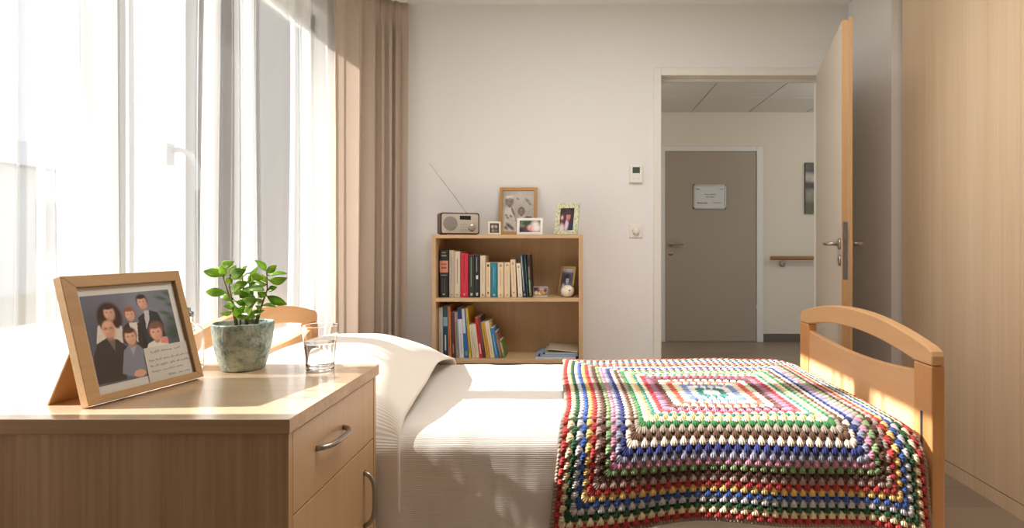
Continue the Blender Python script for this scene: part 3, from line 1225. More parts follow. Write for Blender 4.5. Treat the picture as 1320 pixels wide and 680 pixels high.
# ------------------------------------------------------------------ nightstand
NX0, NX1, NY0, NY1 = -1.19, -0.568, 1.138, 1.662
ns = thing('nightstand', 'oak bedside cabinet with a drawer and door beside the head of the bed', 'nightstand', ((NX0 + NX1) / 2, (NY0 + NY1) / 2, 0))
mb = MB()
mb.box(NX0, NX1, NY0, NY1, 0.670, 0.70)
tp = mb.build('top', [M_OAKX, wood('oak_edge_band', '#BF9C76', '#A88560', 'X', 90, 2.0, 0.4)], ns, bevel=0.0018)
for f in tp.data.polygons:
    f.material_index = 0 if f.normal.z > 0.5 else 1
mb = MB()
xa, xb = NX0 + 0.008, NX1 - 0.006
ya, yb = NY0 + 0.008, NY1 - 0.010
mb.box(xa, xb, ya, ya + 0.018, 0.05, 0.6695)
mb.box(xa, xb, yb - 0.018, yb, 0.05, 0.6695)
mb.box(xa, xa + 0.018, ya + 0.0181, yb - 0.0181, 0.05, 0.6695)
mb.box(xa + 0.01, xb - 0.022, ya + 0.01, yb - 0.01, 0.052, 0.07)
mb.box(xa + 0.01, xb - 0.022, ya + 0.01, yb - 0.01, 0.488, 0.500)
mb.box(xa + 0.02, xb - 0.03, ya + 0.02, yb - 0.02, 0.0, 0.05)
mb.build('body', M_OAK, ns, bevel=0.0012)
xf0, xf1 = xb - 0.019, xb - 0.0005
yf0, yf1 = ya + 0.0195, yb - 0.0205
mb = MB()
mb.box(xf0, xf1, yf0, yf1, 0.4955, 0.6665)
mb.box(xa + 0.03, xf0, yf0 + 0.02, yf1 - 0.02, 0.51, 0.62)
dr = mb.build('drawer', M_OAKY, ns, bevel=0.0012)
mb = MB()
mb.box(xf0, xf1, yf0, yf1, 0.052, 0.4920)
do = mb.build('door', M_OAKY, ns, bevel=0.0012)


def bow(axis, c, L, out, r):
    pts = []
    for k in range(17):
        t_ = k / 16
        b_ = out * (1 - (2 * t_ - 1) ** 4) ** 0.8
        s_ = (t_ - 0.5) * L
        pts.append((c[0] + b_, c[1] + (s_ if axis == 'y' else 0), c[2] + (s_ if axis == 'z' else 0)))
    return MB().tube(pts, r, 14)


bow('y', (xf1 - 0.001, 1.345, 0.594), 0.150, 0.030, 0.0062).build('handle', M_NICKEL, dr)
bow('z', (xf1 - 0.001, 1.560, 0.352), 0.150, 0.030, 0.0062).build('handle', M_NICKEL, do)

# ------------------------------------------------------------------ things on the nightstand
# framed family photo, turned towards the bed and leaning back
lean = math.radians(16.3)
rz = math.atan2(0.274, 0.065)
FW, FH, FD = 0.2816, 0.285, 0.022
pf = thing('family_photo_frame', 'oak framed family group portrait with a handwritten note on the nightstand', 'photo frame',
           ((-1.0254 - 0.960) / 2, (1.205 + 1.479) / 2, 0.70 + FD * math.sin(lean) + 0.0005), (-lean, 0, rz))
frame_mesh(FW, FH, (0.0275, 0.0175, 0.0170, 0.0265), FD).build('frame', M_FRAME, pf, True, bevel=0.0012)
mb = MB()
mb.box(-FW / 2 + 0.012, FW / 2 - 0.012, 0.012, 0.0135, 0.012, FH - 0.012)
mb.build('mat', mat('#F6F2EA', 0.8, name='photo_mat'), pf, True)
mb = MB()
mb.box(-FW / 2 + 0.012, FW / 2 - 0.012, 0.0065, 0.0075, 0.012, FH - 0.012)
mb.build('glass_pane', M_PANE, pf, True)
back_and_easel(pf, FW, FH, FD, lean, x=-0.095, wid=0.085, material=mat('#9A7348', 0.75, name='brown_stand_board'), attach=0.5)

# where the printed picture's corners and people sit, as fractions of the frame face
PM = chain_matrix(pf)
pm_i = PM.inverted()
fn_ = (PM.to_3x3() @ Vector((0, 1, 0))).normalized()
p0 = PM @ Vector((0, 0.012, 0))


def onface(x, y):
    """a point of the enlarged detail view (748 wide, corner 60/340, 3.4x) on the face of the print"""
    u, v = 60 + x / 3.4, 340 + y / 3.4
    d = Vector(((u - VX) / F, 1, -(v - VY) / F))
    o_ = Vector((0, 0, CH))
    t_ = (p0 - o_).dot(fn_) / d.dot(fn_)
    q = pm_i @ (o_ + d * t_)
    return q.x, q.z


c1, c2, c3 = onface(145, 143), onface(530, 112), onface(228, 540)
c4 = onface(583, 332)
px0, px1 = (c1[0] + c3[0]) / 2, (c2[0] + c4[0]) / 2
pz1, pz0 = (c1[1] + c2[1]) / 2, c3[1]
PW, PH = px1 - px0, pz1 - pz0


def q_(x, y):
    a, b_ = onface(x, y)
    return (a - px0) / PW, (pz1 - b_) / PH


c = Canvas(150, 150, (88, 90, 102))
c.ell(.45, .15, .5, .3, (112, 113, 124), 0, .9)
c.ell(.1, .5, .3, .5, (70, 72, 84), 0, .9)
c.mottle(.10, 9)
E = lambda x, y, rx, ry, col, **k: c.ell(*q_(x, y), rx / 385, ry / 400, col, **k)
PL = lambda pts, col: c.poly([q_(*p) for p in pts], col)
FC = lambda x, y, rx, ry, *a, **k: face(c, *q_(x, y), rx / 385, ry / 400, *a, **k)
# potted plant's reflection in the glass, painted into the print at the right
for (x, y) in ((500, 150), (530, 130), (545, 180), (520, 215), (550, 240), (560, 290), (540, 310)):
    E(x, y, 26, 10, (58, 80, 62), soft=.6, rot=.4)
E(560, 300, 40, 60, (48, 58, 52), soft=.8)
# back row
E(275, 235, 50, 70, (48, 30, 26))
PL([(218, 350), (222, 275), (245, 255), (300, 255), (330, 275), (335, 350)], (188, 180, 168))
E(250, 250, 22, 50, (50, 31, 27)), E(302, 240, 20, 45, (50, 31, 27))
FC(272, 215, 22, 30, (196, 150, 128), (46, 29, 25), 1.25)
PL([(340, 345), (336, 275), (365, 250), (420, 262), (445, 370), (400, 380)], (42, 37, 40))
PL([(360, 256), (396, 256), (402, 345), (372, 300)], (190, 182, 176))
FC(363, 222, 20, 27, (205, 154, 130), (128, 78, 48), 1.05)
PL([(400, 235), (440, 200), (485, 212), (510, 260), (525, 345), (430, 370), (415, 300)], (36, 33, 38))
PL([(424, 205), (446, 200), (450, 240), (438, 290)], (168, 164, 170))
FC(416, 168, 21, 30, (202, 150, 126), (46, 32, 26), 1.0, rot=-.1)
# front row
PL([(205, 535), (208, 400), (222, 350), (262, 325), (310, 330), (350, 360), (352, 505)], (44, 38, 37))
PL([(262, 322), (300, 330), (300, 380), (280, 352)], (96, 88, 84))
FC(270, 285, 27, 38, (200, 146, 124), None, glasses=True)
PL([(333, 480), (338, 380), (360, 355), (400, 352), (425, 375), (440, 480), (420, 495), (360, 490)], (110, 114, 126))
PL([(362, 360), (392, 360), (380, 400)], (140, 142, 150))
E(410, 478, 26, 17, (196, 142, 118))
FC(366, 320, 24, 34, (208, 156, 132), (72, 48, 36), 1.05)
PL([(440, 370), (445, 350), (470, 335), (515, 320), (535, 345), (530, 360)], (212, 186, 172))
PL([(500, 345), (505, 318), (528, 318), (536, 348)], (198, 120, 110))
E(480, 280, 34, 36, (94, 62, 54))
FC(478, 300, 27, 35, (212, 152, 130), (104, 68, 56), 1.0)
po = print_obj('photograph', c, PW, PH, pf, 0.0112, pz0, 1.95)
for v_ in po.data.vertices:
    v_.co.x += (px0 + px1) / 2
# note card
n1, n2, n3, n4 = onface(421, 372), onface(612, 335), onface(650, 478), onface(452, 524)
mb = MB()
vs = [(p[0], p[1]) for p in (n4, n3, n2, n1)]
mb.prism(vs, 'y', 0.0095, 0.0105)
nc = mb.build('note_card', mat('#F0EADF', 0.8), pf, True)
nc['label'] = 'small card with a handwritten message'
mb = MB()
ax = Vector((n2[0] - n1[0], 0, n2[1] - n1[1]))
az = Vector((n4[0] - n1[0], 0, n4[1] - n1[1]))
LX, LZ = ax.length, az.length
ex, ez = ax.normalized(), -az.normalized()
MN = Matrix(((ex.x, 0, ez.x, n1[0]), (0, 1, 0, 0.0092), (ex.z, 0, ez.z, n1[1]), (0, 0, 0, 1)))
sd = 5
for (row, words) in ((0.17, ((.12, .2), (.36, .25), (.66, .14))), (0.40, ((.06, .12), (.21, .13), (.38, .14), (.55, .06), (.64, .24), (.90, .08))),
                     (0.56, ((.07, .07), (.17, .09), (.29, .16), (.50, .12), (.66, .06), (.75, .22))), (0.72, ((.08, .2), (.33, .13), (.48, .12), (.63, .15))),
                     (0.90, ((.42, .17), (.64, .12), (.8, .12)))):
    for (x, L) in words:
        squiggle(mb, x * LX, -row * LZ, L * LX, 0.0052, MN, 0.00028, sd)
        sd += 1
mb.build('handwriting', mat('#4A4744', 0.7), nc, True)

# plant pot
pc = Vector((-0.928, 1.600, 0.70))
pp = thing('potted_plant', 'leafy green plant in a mottled grey-green ceramic pot on the nightstand', 'plant', pc)
M_POT, nt, b = newmat('reactive_glaze')
tc = nt.nodes.new('ShaderNodeTexCoord')
n = nt.nodes.new('ShaderNodeTexNoise')
n.inputs['Scale'].default_value = 38
n.inputs['Detail'].default_value = 7
n.inputs['Roughness'].default_value = 0.7
nt.links.new(tc.outputs['Object'], n.inputs['Vector'])
r = nt.nodes.new('ShaderNodeValToRGB')
cr = r.color_ramp
cr.elements[0].position, cr.elements[0].color = 0.34, (*hx('#58655F'), 1)
cr.elements[1].position, cr.elements[1].color = 0.70, (*hx('#C7B490'), 1)
for p_, h_ in ((0.45, '#83948A'), (0.56, '#9FAEA2')):
    q = cr.elements.new(p_)
    q.color = (*hx(h_), 1)
nt.links.new(n.outputs['Fac'], r.inputs['Fac'])
nt.links.new(r.outputs['Color'], b.inputs['Base Color'])
vo = nt.nodes.new('ShaderNodeTexVoronoi')
vo.inputs['Scale'].default_value = 120
nt.links.new(tc.outputs['Object'], vo.inputs['Vector'])
bp = nt.nodes.new('ShaderNodeBump')
bp.inputs['Strength'].default_value = 0.5
bp.inputs['Distance'].default_value = 0.003
nt.links.new(vo.outputs['Distance'], bp.inputs['Height'])
nt.links.new(bp.outputs['Normal'], b.inputs['Normal'])
b.inputs['Roughness'].default_value = 0.38
mb = MB()
mb.lathe([(0, 0), (0.050, 0), (0.0545, 0.003), (0.061, 0.022), (0.068, 0.050), (0.074, 0.085), (0.0775, 0.120), (0.078, 0.128), (0.0765, 0.131), (0.0725, 0.131), (0.071, 0.127), (0.069, 0.10), (0.05, 0.03), (0, 0.03)], pc, 64)
mb.build('pot', M_POT, pp)
mb = MB()
mb.lathe([(0.0692, 0.112), (0.06, 0.117), (0.03, 0.118), (0, 0.119)], pc, 40)
mb.build('soil', mat('#3A2A20', 0.95, bump=1.0, bscale=160, var=0.4), pp)

M_LEAF, nt, b = newmat('fleshy_leaf')
b.inputs['Roughness'].default_value = 0.28
oi = nt.nodes.new('ShaderNodeTexCoord')
n = nt.nodes.new('ShaderNodeTexNoise')
n.inputs['Scale'].default_value = 22
nt.links.new(oi.outputs['Object'], n.inputs['Vector'])
r = nt.nodes.new('ShaderNodeValToRGB')
r.color_ramp.elements[0].position, r.color_ramp.elements[0].color = 0.35, (*hx('#6FA238'), 1)
r.color_ramp.elements[1].position, r.color_ramp.elements[1].color = 0.65, (*hx('#B4D066'), 1)
nt.links.new(n.outputs['Fac'], r.inputs['Fac'])
nt.links.new(r.outputs['Color'], b.inputs['Base Color'])
tl = nt.nodes.new('ShaderNodeBsdfTranslucent')
nt.links.new(r.outputs['Color'], tl.inputs['Color'])
mx = nt.nodes.new('ShaderNodeMixShader')
mx.inputs['Fac'].default_value = 0.58
nt.links.new(b.outputs[0], mx.inputs[1])
nt.links.new(tl.outputs[0], mx.inputs[2])
nt.links.new(mx.outputs[0], nt.nodes['Material Output'].inputs['Surface'])
M_STEM = mat('#7B6A3A', 0.5, name='plant_stem')
PXP = lambda x, y, dy=0.0: P(255 + x / 6.8, 325 + y / 6.8, 1.60 + dy)


def leaf(mb, a, b_, wpx, roll, bow_=0.12):
    d = b_ - a
    L = d.length
    d.normalize()
    cam_dir = (Vector((0, 0, CH)) - a).normalized()
    nrm = (cam_dir - d * cam_dir.dot(d)).normalized()
    nrm = Matrix.Rotation(roll, 3, d) @ nrm
    if nrm.z < 0 and random.random() < 0.6:
        nrm = nrm
    sidev = d.cross(nrm)
    W = max(wpx / 6.8 * 1.6 / F / max(0.35, abs(math.cos(roll))), L * 0.40) / 2 * 1.12
    N = 9
    rows = []
    for k in range(N + 1):
        t_ = k / N
        wdt = W * (math.sin(PI * t_ ** 0.95) ** 0.85 if 0 < t_ < 1 else 0.01)
        cpt = a + d * (L * t_) + nrm * (L * bow_ * math.sin(PI * t_))
        row = []
        for m in range(-2, 3):
            s_ = m / 2
            row.append(mb.bm.verts.new(cpt + sidev * (wdt * s_) + nrm * (wdt * 0.28 * s_ * s_)))
        rows.append(row)
    for A, B in zip(rows, rows[1:]):
        for m in range(4):
            mb._f([A[m], A[m + 1], B[m + 1], B[m]], 0, True)


STEMS = [
    ([(340, 640), (312, 520), (290, 420), (255, 320), (225, 230), (205, 140)], 0.0,
     [((240, 200), (48, 165), 60), ((255, 355), (65, 345), 60), ((215, 120), (320, 80), 52), ((235, 205), (205, 112), 46), ((300, 515), (190, 530), 34), ((320, 420), (195, 380), 46), ((230, 215), (165, 118), 26)]),
    ([(348, 640), (330, 520), (300, 420), (275, 300), (285, 190)], -0.025,
     [((290, 205), (425, 150), 78), ((300, 275), (245, 222), 48), ((308, 310), (445, 258), 66), ((330, 430), (462, 440), 50), ((296, 500), (225, 470), 30), ((345, 545), (510, 565), 96), ((315, 340), (385, 290), 60), ((330, 470), (262, 440), 44), ((285, 195), (335, 110), 50)]),
    ([(430, 620), (412, 500), (400, 380), (395, 260), (385, 170)], 0.015,
     [((430, 185), (522, 128), 24), ((400, 320), (490, 365), 60), ((392, 335), (318, 372), 46), ((395, 240), (340, 180), 44), ((405, 300), (330, 270), 60), ((400, 170), (436, 118), 18)]),
    ([(436, 620), (432, 500), (440, 380), (455, 280), (462, 200)], -0.03,
     [((468, 190), (582, 228), 58), ((438, 255), (495, 200), 54), ((450, 300), (585, 335), 82), ((415, 445), (532, 405), 86), ((430, 600), (492, 452), 24), ((420, 420), (350, 455), 46), ((455, 290), (535, 265), 56), ((440, 360), (505, 395), 70), ((436, 400), (372, 330), 60)]),
    ([(515, 630), (545, 510), (575, 420), (608, 330), (608, 230), (600, 150)], 0.0,
     [((600, 165), (500, 68), 36), ((610, 178), (692, 112), 56), ((622, 208), (785, 188), 24), ((630, 252), (786, 222), 50), ((608, 282), (515, 245), 30), ((612, 335), (698, 305), 44), ((606, 384), (785, 458), 54), ((606, 375), (522, 350), 52), ((560, 470), (690, 482), 28), ((575, 420), (520, 440), 44), ((606, 260), (560, 190), 40)]),
    ([(500, 625), (520, 560), (552, 500)], -0.02, [((440, 605), (588, 505), 34), ((540, 520), (505, 465), 30)]),
    ([(375, 640), (372, 580), (360, 530), (352, 490)], -0.035, [((352, 560), (330, 470), 40), ((356, 520), (415, 470), 44)]),
]
for (path, dy, leaves) in STEMS:
    n_ = len(path)
    pts = [PXP(x, y, dy * k / (n_ - 1)) for k, (x, y) in enumerate(path)]
    pts[0].z = 0.812
    # smooth
    sm = []
    for k in range(n_ - 1):
        for t_ in (0, .5):
            sm.append(pts[k].lerp(pts[k + 1], t_))
    sm.append(pts[-1])
    mb = MB().tube(sm, [0.0032 - 0.0018 * k / (len(sm) - 1) for k in range(len(sm))], 8)
    st = mb.build('stem', M_STEM, pp)
    mb = MB()
    for (a, b_, w_) in leaves:
        A = PXP(*a, dy * 0.8)
        B = PXP(*b_, dy * 0.8 + random.uniform(-0.035, 0.02))
        leaf(mb, A, B, w_, random.uniform(-0.55, 0.55) if w_ > 35 else random.choice((-1, 1)) * random.uniform(0.8, 1.1), random.uniform(0.05, 0.16))
        k = min(range(len(sm)), key=lambda i: (sm[i] - A).length)
        mb.tube([sm[k], sm[k].lerp(A, .5), A + (B - A) * 0.06], 0.0011, 6)
    mb.build('leaves', M_LEAF, st, solid=0.0012, offs=0, fix=False)

# glass of water
gc = Vector((-0.706, 1.586, 0.7002))
g = thing('water_glass', 'clear drinking glass half full of water at the nightstand edge', 'glass', gc)
mb = MB()
mb.lathe([(0, 0), (0.033, 0), (0.0345, 0.0002), (0.0358, 0.001), (0.0363, 0.003), (0.0365, 0.005), (0.0388, 0.04), (0.0435, 0.082), (0.04808, 0.1225), (0.0482, 0.1238), (0.0480, 0.1247), (0.0476, 0.1250), (0.0472, 0.1247), (0.0470, 0.1238), (0.04688, 0.1225), (0.0423, 0.082), (0.0374, 0.04), (0.0352, 0.018), (0.0346, 0.0155), (0.033, 0.0135), (0.030, 0.0125), (0.025, 0.012), (0, 0.012)], gc, 64)
mb.build('tumbler', M_GLASS, g)
mb = MB()
mb.lathe([(0, 0.0123), (0.025, 0.0123), (0.030, 0.0128), (0.0331, 0.0138), (0.0347, 0.0157), (0.0353, 0.018), (0.0375, 0.04), (0.0414, 0.0745), (0.0416, 0.0762), (0.0412, 0.0762), (0.0400, 0.0757), (0.038, 0.0755), (0, 0.0755)], gc, 64)
mb.build('water', M_WATER, g)

# carafe behind the picture
bc = Vector((-1.086, 1.606, 0.7002))
g = thing('glass_bottle', 'clear glass bottle with a slim grey cap behind the framed family portrait', 'bottle', bc)
mb = MB()
mb.lathe([(0, 0), (0.033, 0), (0.0355, 0.001), (0.0367, 0.003), (0.037, 0.006), (0.0373, 0.05), (0.0375, 0.09), (0.0373, 0.098), (0.036, 0.107), (0.032, 0.115), (0.026, 0.121), (0.018, 0.126), (0.013, 0.130), (0.0113, 0.135), (0.011, 0.140), (0.011, 0.147), (0.0107, 0.1478), (0.0095, 0.1478), (0.0092, 0.147), (0.0092, 0.140), (0.0095, 0.134), (0.011, 0.1288), (0.017, 0.124), (0.0245, 0.119), (0.0303, 0.113), (0.034, 0.1055), (0.0353, 0.097), (0.0355, 0.09), (0.0353, 0.05), (0.035, 0.012), (0.0345, 0.0095), (0.033, 0.0083), (0.03, 0.008), (0, 0.008)], bc, 48)
mb.build('bottle_body', M_GLASS, g)
mb = MB()
mb.lathe([(0, 0.146), (0.0125, 0.146), (0.0125, 0.158), (0.006, 0.160), (0.006, 0.170), (0, 0.170)], bc, 24)
mb.tube([(bc.x, bc.y, bc.z + 0.167), (bc.x - 0.012, bc.y - 0.012, bc.z + 0.168), (bc.x - 0.024, bc.y - 0.024, bc.z + 0.164)], 0.0045, 10)
mb.build('cap', mat('#7F868C', 0.35, 0.6), g)

# ------------------------------------------------------------------ bookcase
KX0, KX1, KY0, KY1 = -0.785, 0.047, 3.15, 3.425
SZ = [0.055, 0.41, 0.75, 1.10]       # upper faces of the boards
bk = thing('bookcase', 'low open oak bookcase against the back wall behind the bed', 'bookcase', ((KX0 + KX1) / 2, (KY0 + KY1) / 2, 0))
for x in (KX0, KX1 - 0.021):
    mb = MB()
    mb.box(x, x + 0.021, KY0, KY1, 0, 1.10)
    mb.build('side_panel', M_SHELF, bk, bevel=0.001)
mb = MB()
mb.box(KX0 + 0.0205, KX1 - 0.0205, KY0, KY1, SZ[3] - 0.019, SZ[3] - 0.0002)
mb.build('top', M_SHELFX, bk, bevel=0.001)
for z in SZ[:3]:
    mb = MB()
    mb.box(KX0 + 0.021, KX1 - 0.021, KY0 + 0.001, KY1 - 0.006, z - 0.020, z)
    mb.build('shelf', M_SHELFX, bk, bevel=0.001)
mb = MB()
mb.box(KX0 + 0.015, KX1 - 0.015, KY1 - 0.005, KY1, 0.01, 1.085)
mb.build('back_panel', M_SHELF, bk)

# ---- books
SPY = 3.195
SS = F / SPY


def bx_(cx):
    return (555 + cx / 6.6 - VX) / SS


def book(x, w, h, z, col, label, group, depth=0.15, lean=0.0, y=SPY, marks=(), rough=0.55, hard=False, pages='#E4DCC8', turn=0.0):
    """x: lower left corner of the spine; marks: (z0, z1, x0, x1, colour) in fractions of the spine"""
    b = thing('book', label, 'book', (x, y, z), (0, lean, turn), group)
    t_ = 0.0022 if hard else 0.0009
    mats = [mat(col, rough)]
    mb = MB()
    ov = 0.003 if hard else 0.0
    mb.box(0, t_, 0.002, depth, 0, h)
    mb.box(w - t_, w, 0.002, depth, 0, h)
    n_ = 7
    prof = []
    for k in range(n_ + 1):
        a = k / n_
        prof.append((w * a, 0.002 - (0.005 if hard else 0.0016) * math.sin(PI * a) ** 0.7))
    mb.prism(prof + [(w, 0.004), (0, 0.004)], 'z', 0, h, 0)
    for (z0, z1, x0, x1, mc) in marks:
        mats.append(mat(mc, 0.5))
        mi = len(mats) - 1
        n2 = 5
        pr = []
        for k in range(n2 + 1):
            a = x0 + (x1 - x0) * k / n2
            pr.append((w * a, 0.002 - (0.005 if hard else 0.0016) * math.sin(PI * min(1, max(0, a))) ** 0.7 - 0.0005))
        mb.prism(pr + [(w * x1, 0.003), (w * x0, 0.003)], 'z', h * z0, h * z1, mi)
    mb.build('cover', mats, b, True)
    mb = MB()
    mb.box(t_, w - t_, 0.004, depth - ov, ov, h - ov)
    mb.build('pages', mat(pages, 0.85), b, True)
    return b


U = 1 / (6.6 * SS)
INK = '#4A3B30'
zs = SZ[2] + 0.0004
G1 = 'books on the upper shelf of the bookcase'
# x0, x1, top, colour, label, marks, hard, lean(top shift px), depth
UP = [
    (78, 150, 135, '#1D1D22', 'thick black book with a salmon band, first on the left of the upper shelf', ((.52, .77, 0, 1, '#C9846C'), (.60, .64, .2, .8, '#7C4436'), (.68, .71, .2, .8, '#7C4436'), (.86, .89, .2, .8, '#8C8A84'), (.93, .95, .25, .75, '#8C8A84'), (.46, .475, .1, .9, '#9A8F7C'), (.1, .40, .28, .33, '#6C6A66'), (.1, .40, .62, .67, '#6C6A66'), (.05, .08, .35, .65, '#B9A98A')), True, 0, .2),
    (158, 203, 138, '#B4A796', 'grey-beige book next to the black one with a salmon band', ((.3, .85, .45, .53, '#8F8372'), (.05, .07, .3, .7, '#7E7362')), True, 0, .19),
    (204, 253, 150, '#CDBEA9', 'cream book between a grey-beige and a crimson book', ((.3, .85, .44, .54, '#7A6A58'), (.05, .07, .3, .7, '#7E7362')), True, 0, .18),
    (257, 320, 165, '#C2273F', 'crimson red hardback on the upper shelf', ((.35, .95, .40, .52, '#8D1327'), (.05, .09, .42, .58, '#E79AA2')), True, 0, .18),
    (326, 372, 180, '#24302A', 'dark green-black book right of the crimson hardback', ((.25, .95, .36, .5, '#7D8A7C'), (.04, .10, .3, .7, '#B8B4A4')), False, 0, .17),
    (375, 417, 180, '#1B1A1C', 'black book with a white dot on its spine, upper shelf', ((.43, .52, .3, .72, '#D6D3CC'), (.6, .95, .35, .5, '#8C8A86'), (.04, .11, .3, .7, '#C9B9A0')), False, 0, .17),
    (422, 466, 185, '#D8C6AA', 'tall cream paperback right of two dark books', ((.35, .85, .45, .52, '#A99678'), (.04, .08, .3, .7, '#9A876C')), False, 0, .16),
    (471, 510, 245, '#DAC7A6', 'short cream paperback left of the teal book', ((.88, .95, .25, .75, '#4E4136'), (.1, .16, .35, .65, '#4E4136'), (.3, .8, .45, .53, '#9C8769')), False, 0, .15),
    (515, 566, 245, '#1C7E97', 'teal blue paperback among the cream ones', ((.3, .85, .44, .54, '#7FC0CE'), (.05, .09, .35, .65, '#D9C08A')), False, 0, .15),
    (571, 623, 245, '#DDC9A9', 'cream paperback directly right of the teal book', ((.88, .95, .3, .7, '#A58A62'), (.05, .09, .4, .6, '#8F7450'), (.3, .8, .46, .53, '#A58F6F')), False, 0, .15),
    (628, 677, 245, '#DCC7A6', 'second cream paperback right of the teal book', ((.90, .95, .3, .7, '#A58A62'), (.05, .09, .4, .6, '#8F7450'), (.3, .8, .46, .53, '#B09A78')), False, 0, .15),
    (690, 732, 220, '#E0CBAB', 'cream paperback standing taller than its cream neighbours, leaning slightly', ((.86, .93, .3, .7, '#B48F68'), (.10, .15, .4, .6, '#5A3A2A'), (.3, .8, .46, .53, '#A58F6F')), False, 12, .15),
    (746, 784, 252, '#E2D8C6', 'slim white paperback leaning beside the striped dark book', ((.86, .93, .3, .7, '#9A948A'), (.05, .10, .4, .6, '#8A7A6A'), (.3, .8, .46, .53, '#A59F92')), False, 18, .15),
    (789, 816, 180, '#22313E', 'dark navy book with a pale stripe, leaning left on the upper shelf', ((.15, .97, .30, .52, '#B7C4C8'), (.04, .08, .2, .8, '#8EA0A0')), False, 30, .16),
    (819, 836, 180, '#153A3C', 'thin dark teal-green book squeezed between two leaning dark books', ((.3, .9, .38, .6, '#4F7D7A'),), False, 26, .16),
    (840, 866, 178, '#3A2B22', 'dark brown book with green patches, last of the upper row', ((.10, .42, .15, .6, '#7FA58A'), (.45, .72, .1, .6, '#7C726A'), (.04, .08, .2, .8, '#8A7A3A')), False, 20, .16),
]
PREV = None


def place(a, b_, hpx, sh):
    """corner, width, height and lean of a book so that it just touches the one on its left"""
    global PREV
    x0, wx_, h_ = bx_(a), (b_ - a) * U, hpx * U
    t_ = sh / hpx
    if PREV is not None:
        xr, tp, hp = PREV
        x0 = max(x0, xr + 0.0006)
        t_ = min(t_, tp + (x0 - xr - 0.0004) / min(h_, hp))
    L_ = math.atan(t_)
    w_ = max(0.006, wx_ * math.cos(L_) - 0.0006)
    PREV = (x0 + w_ / math.cos(L_), t_, h_)
    return x0, w_, h_ / math.cos(L_), -L_


for (a, b_, top, col, lab, marks, hard, sh, dep) in UP:
    x0, w_, h_, ln = place(a, b_, 540 - top, sh)
    book(x0, w_, h_, zs, col, lab, G1, dep, ln, marks=marks, hard=hard)
PREV = None
zs2 = SZ[1] + 0.0004
G2 = 'books on the lower shelf of the bookcase'
LO = [
    (70, 106, 100, '#B9B4AC', 'light grey book at the far left of the lower shelf', ((.1, .5, .4, .55, '#8A857C'),), 3, .17),
    (109, 150, 95, '#1F3F5C', 'dark blue book with white lettering, lower shelf, second from left', ((.62, .8, .05, .95, '#7FA6AE'), (.15, .45, .35, .62, '#C9D2D6'), (.85, .97, .1, .9, '#1B4A4E')), 12, .2),
    (153, 178, 90, '#C07A46', 'slim orange-brown book beside the dark blue one', ((.1, .9, .35, .55, '#8B4F2A'),), 26, .2),
    (181, 214, 140, '#5C2A26', 'dark red-brown book left of the narrow grey one', ((.1, .3, .3, .6, '#A77A6C'),), 24, .18),
    (217, 244, 140, '#8E8D8C', 'narrow mid-grey book leaning on the lower shelf', ((.2, .8, .4, .6, '#6D6C6B'),), 42, .18),
    (248, 285, 108, '#CDD0D4', 'pale grey book with a navy top on the lower shelf', ((.78, 1.0, 0, 1, '#1C2F63'), (.1, .5, .42, .55, '#9FA6AE')), 40, .2),
    (289, 322, 112, '#2A63A0', 'bright blue book with pale upper spine left of the thin yellow one', ((.5, 1.0, .0, .7, '#C4CFD6'), (.05, .14, .2, .8, '#57A3A0')), 52, .2),
    (326, 346, 105, '#D3B23C', 'thin yellow book on the lower shelf', ((.1, .8, .3, .6, '#8C7A22'),), 66, .2),
    (354, 384, 250, '#D9CBB2', 'short cream book left of the pair with the red one', ((.1, .8, .42, .55, '#A8977C'),), 34, .15),
    (387, 415, 245, '#E0D6C4', 'short off-white book touching the red one', ((.1, .8, .42, .55, '#B0A28A'),), 50, .15),
    (418, 446, 188, '#C22A28', 'red book leaning on the lower shelf', ((.1, .35, .3, .7, '#E8B7A6'), (.55, .85, .35, .6, '#8B1A1A')), 72, .17),
    (449, 467, 184, '#54374E', 'thin dark purple book behind the red one', ((.2, .8, .3, .6, '#8A6A80'),), 72, .17),
    (473, 508, 230, '#C79B3A', 'mustard yellow book on the lower shelf', ((.1, .8, .42, .55, '#8F6C22'),), 64, .16),
    (511, 547, 225, '#E2D5B8', 'cream book right of the mustard one', ((.1, .8, .42, .55, '#B9A67E'),), 70, .16),
    (550, 583, 280, '#2F7DB8', 'small sky blue book near the end of the lower row', ((.1, .8, .4, .6, '#8CC0DE'),), 55, .15),
    (588, 611, 310, '#8D6A58', 'small taupe book second to last in the lower row', ((.1, .7, .4, .6, '#B89C8A'),), 58, .14),
    (614, 637, 385, '#6F8A46', 'tiny green book at the right end of the lower row', ((.3, .9, .1, .9, '#B8A48C'),), 52, .13),
]
for (a, b_, top, col, lab, marks, sh, dep) in LO:
    x0, w_, h_, ln = place(a, b_, 531 - top, sh)
    book(x0, w_, h_, zs2, col, lab, G2, dep, ln, marks=marks)

# magazines and folders lying on the lower shelf
mgx = lambda p: (680 + p / 15.1 - VX) / (F / 3.18)


def pamphlet(name, label, cat, x0, x1, z0, z1, col, edge, y0=3.17, dep=0.22, turn=0.0, dz=0.0, sheet=False):
    t_ = thing(name, label, cat, ((x0 + x1) / 2, y0, z0), (0, dz, turn), 'papers lying on the lower shelf')
    w_, h_ = x1 - x0, z1 - z0
    mb = MB()
    mb.box(-w_ / 2, w_ / 2, 0, dep, h_ - 0.0012, h_)
    mb.box(-w_ / 2, w_ / 2, 0, dep, 0, 0.0012)
    mb.box(-w_ / 2, -w_ / 2 + 0.0015, 0, dep, 0, h_)
    mb.build('cover', mat(col, 0.45), t_, True)
    mb = MB()
    mb.box(-w_ / 2 + 0.0015, w_ / 2 - 0.002, 0.002, dep - 0.002, 0.0012, h_ - 0.0012)
    mb.build('pages', mat(edge, 0.8), t_, True)
    return t_


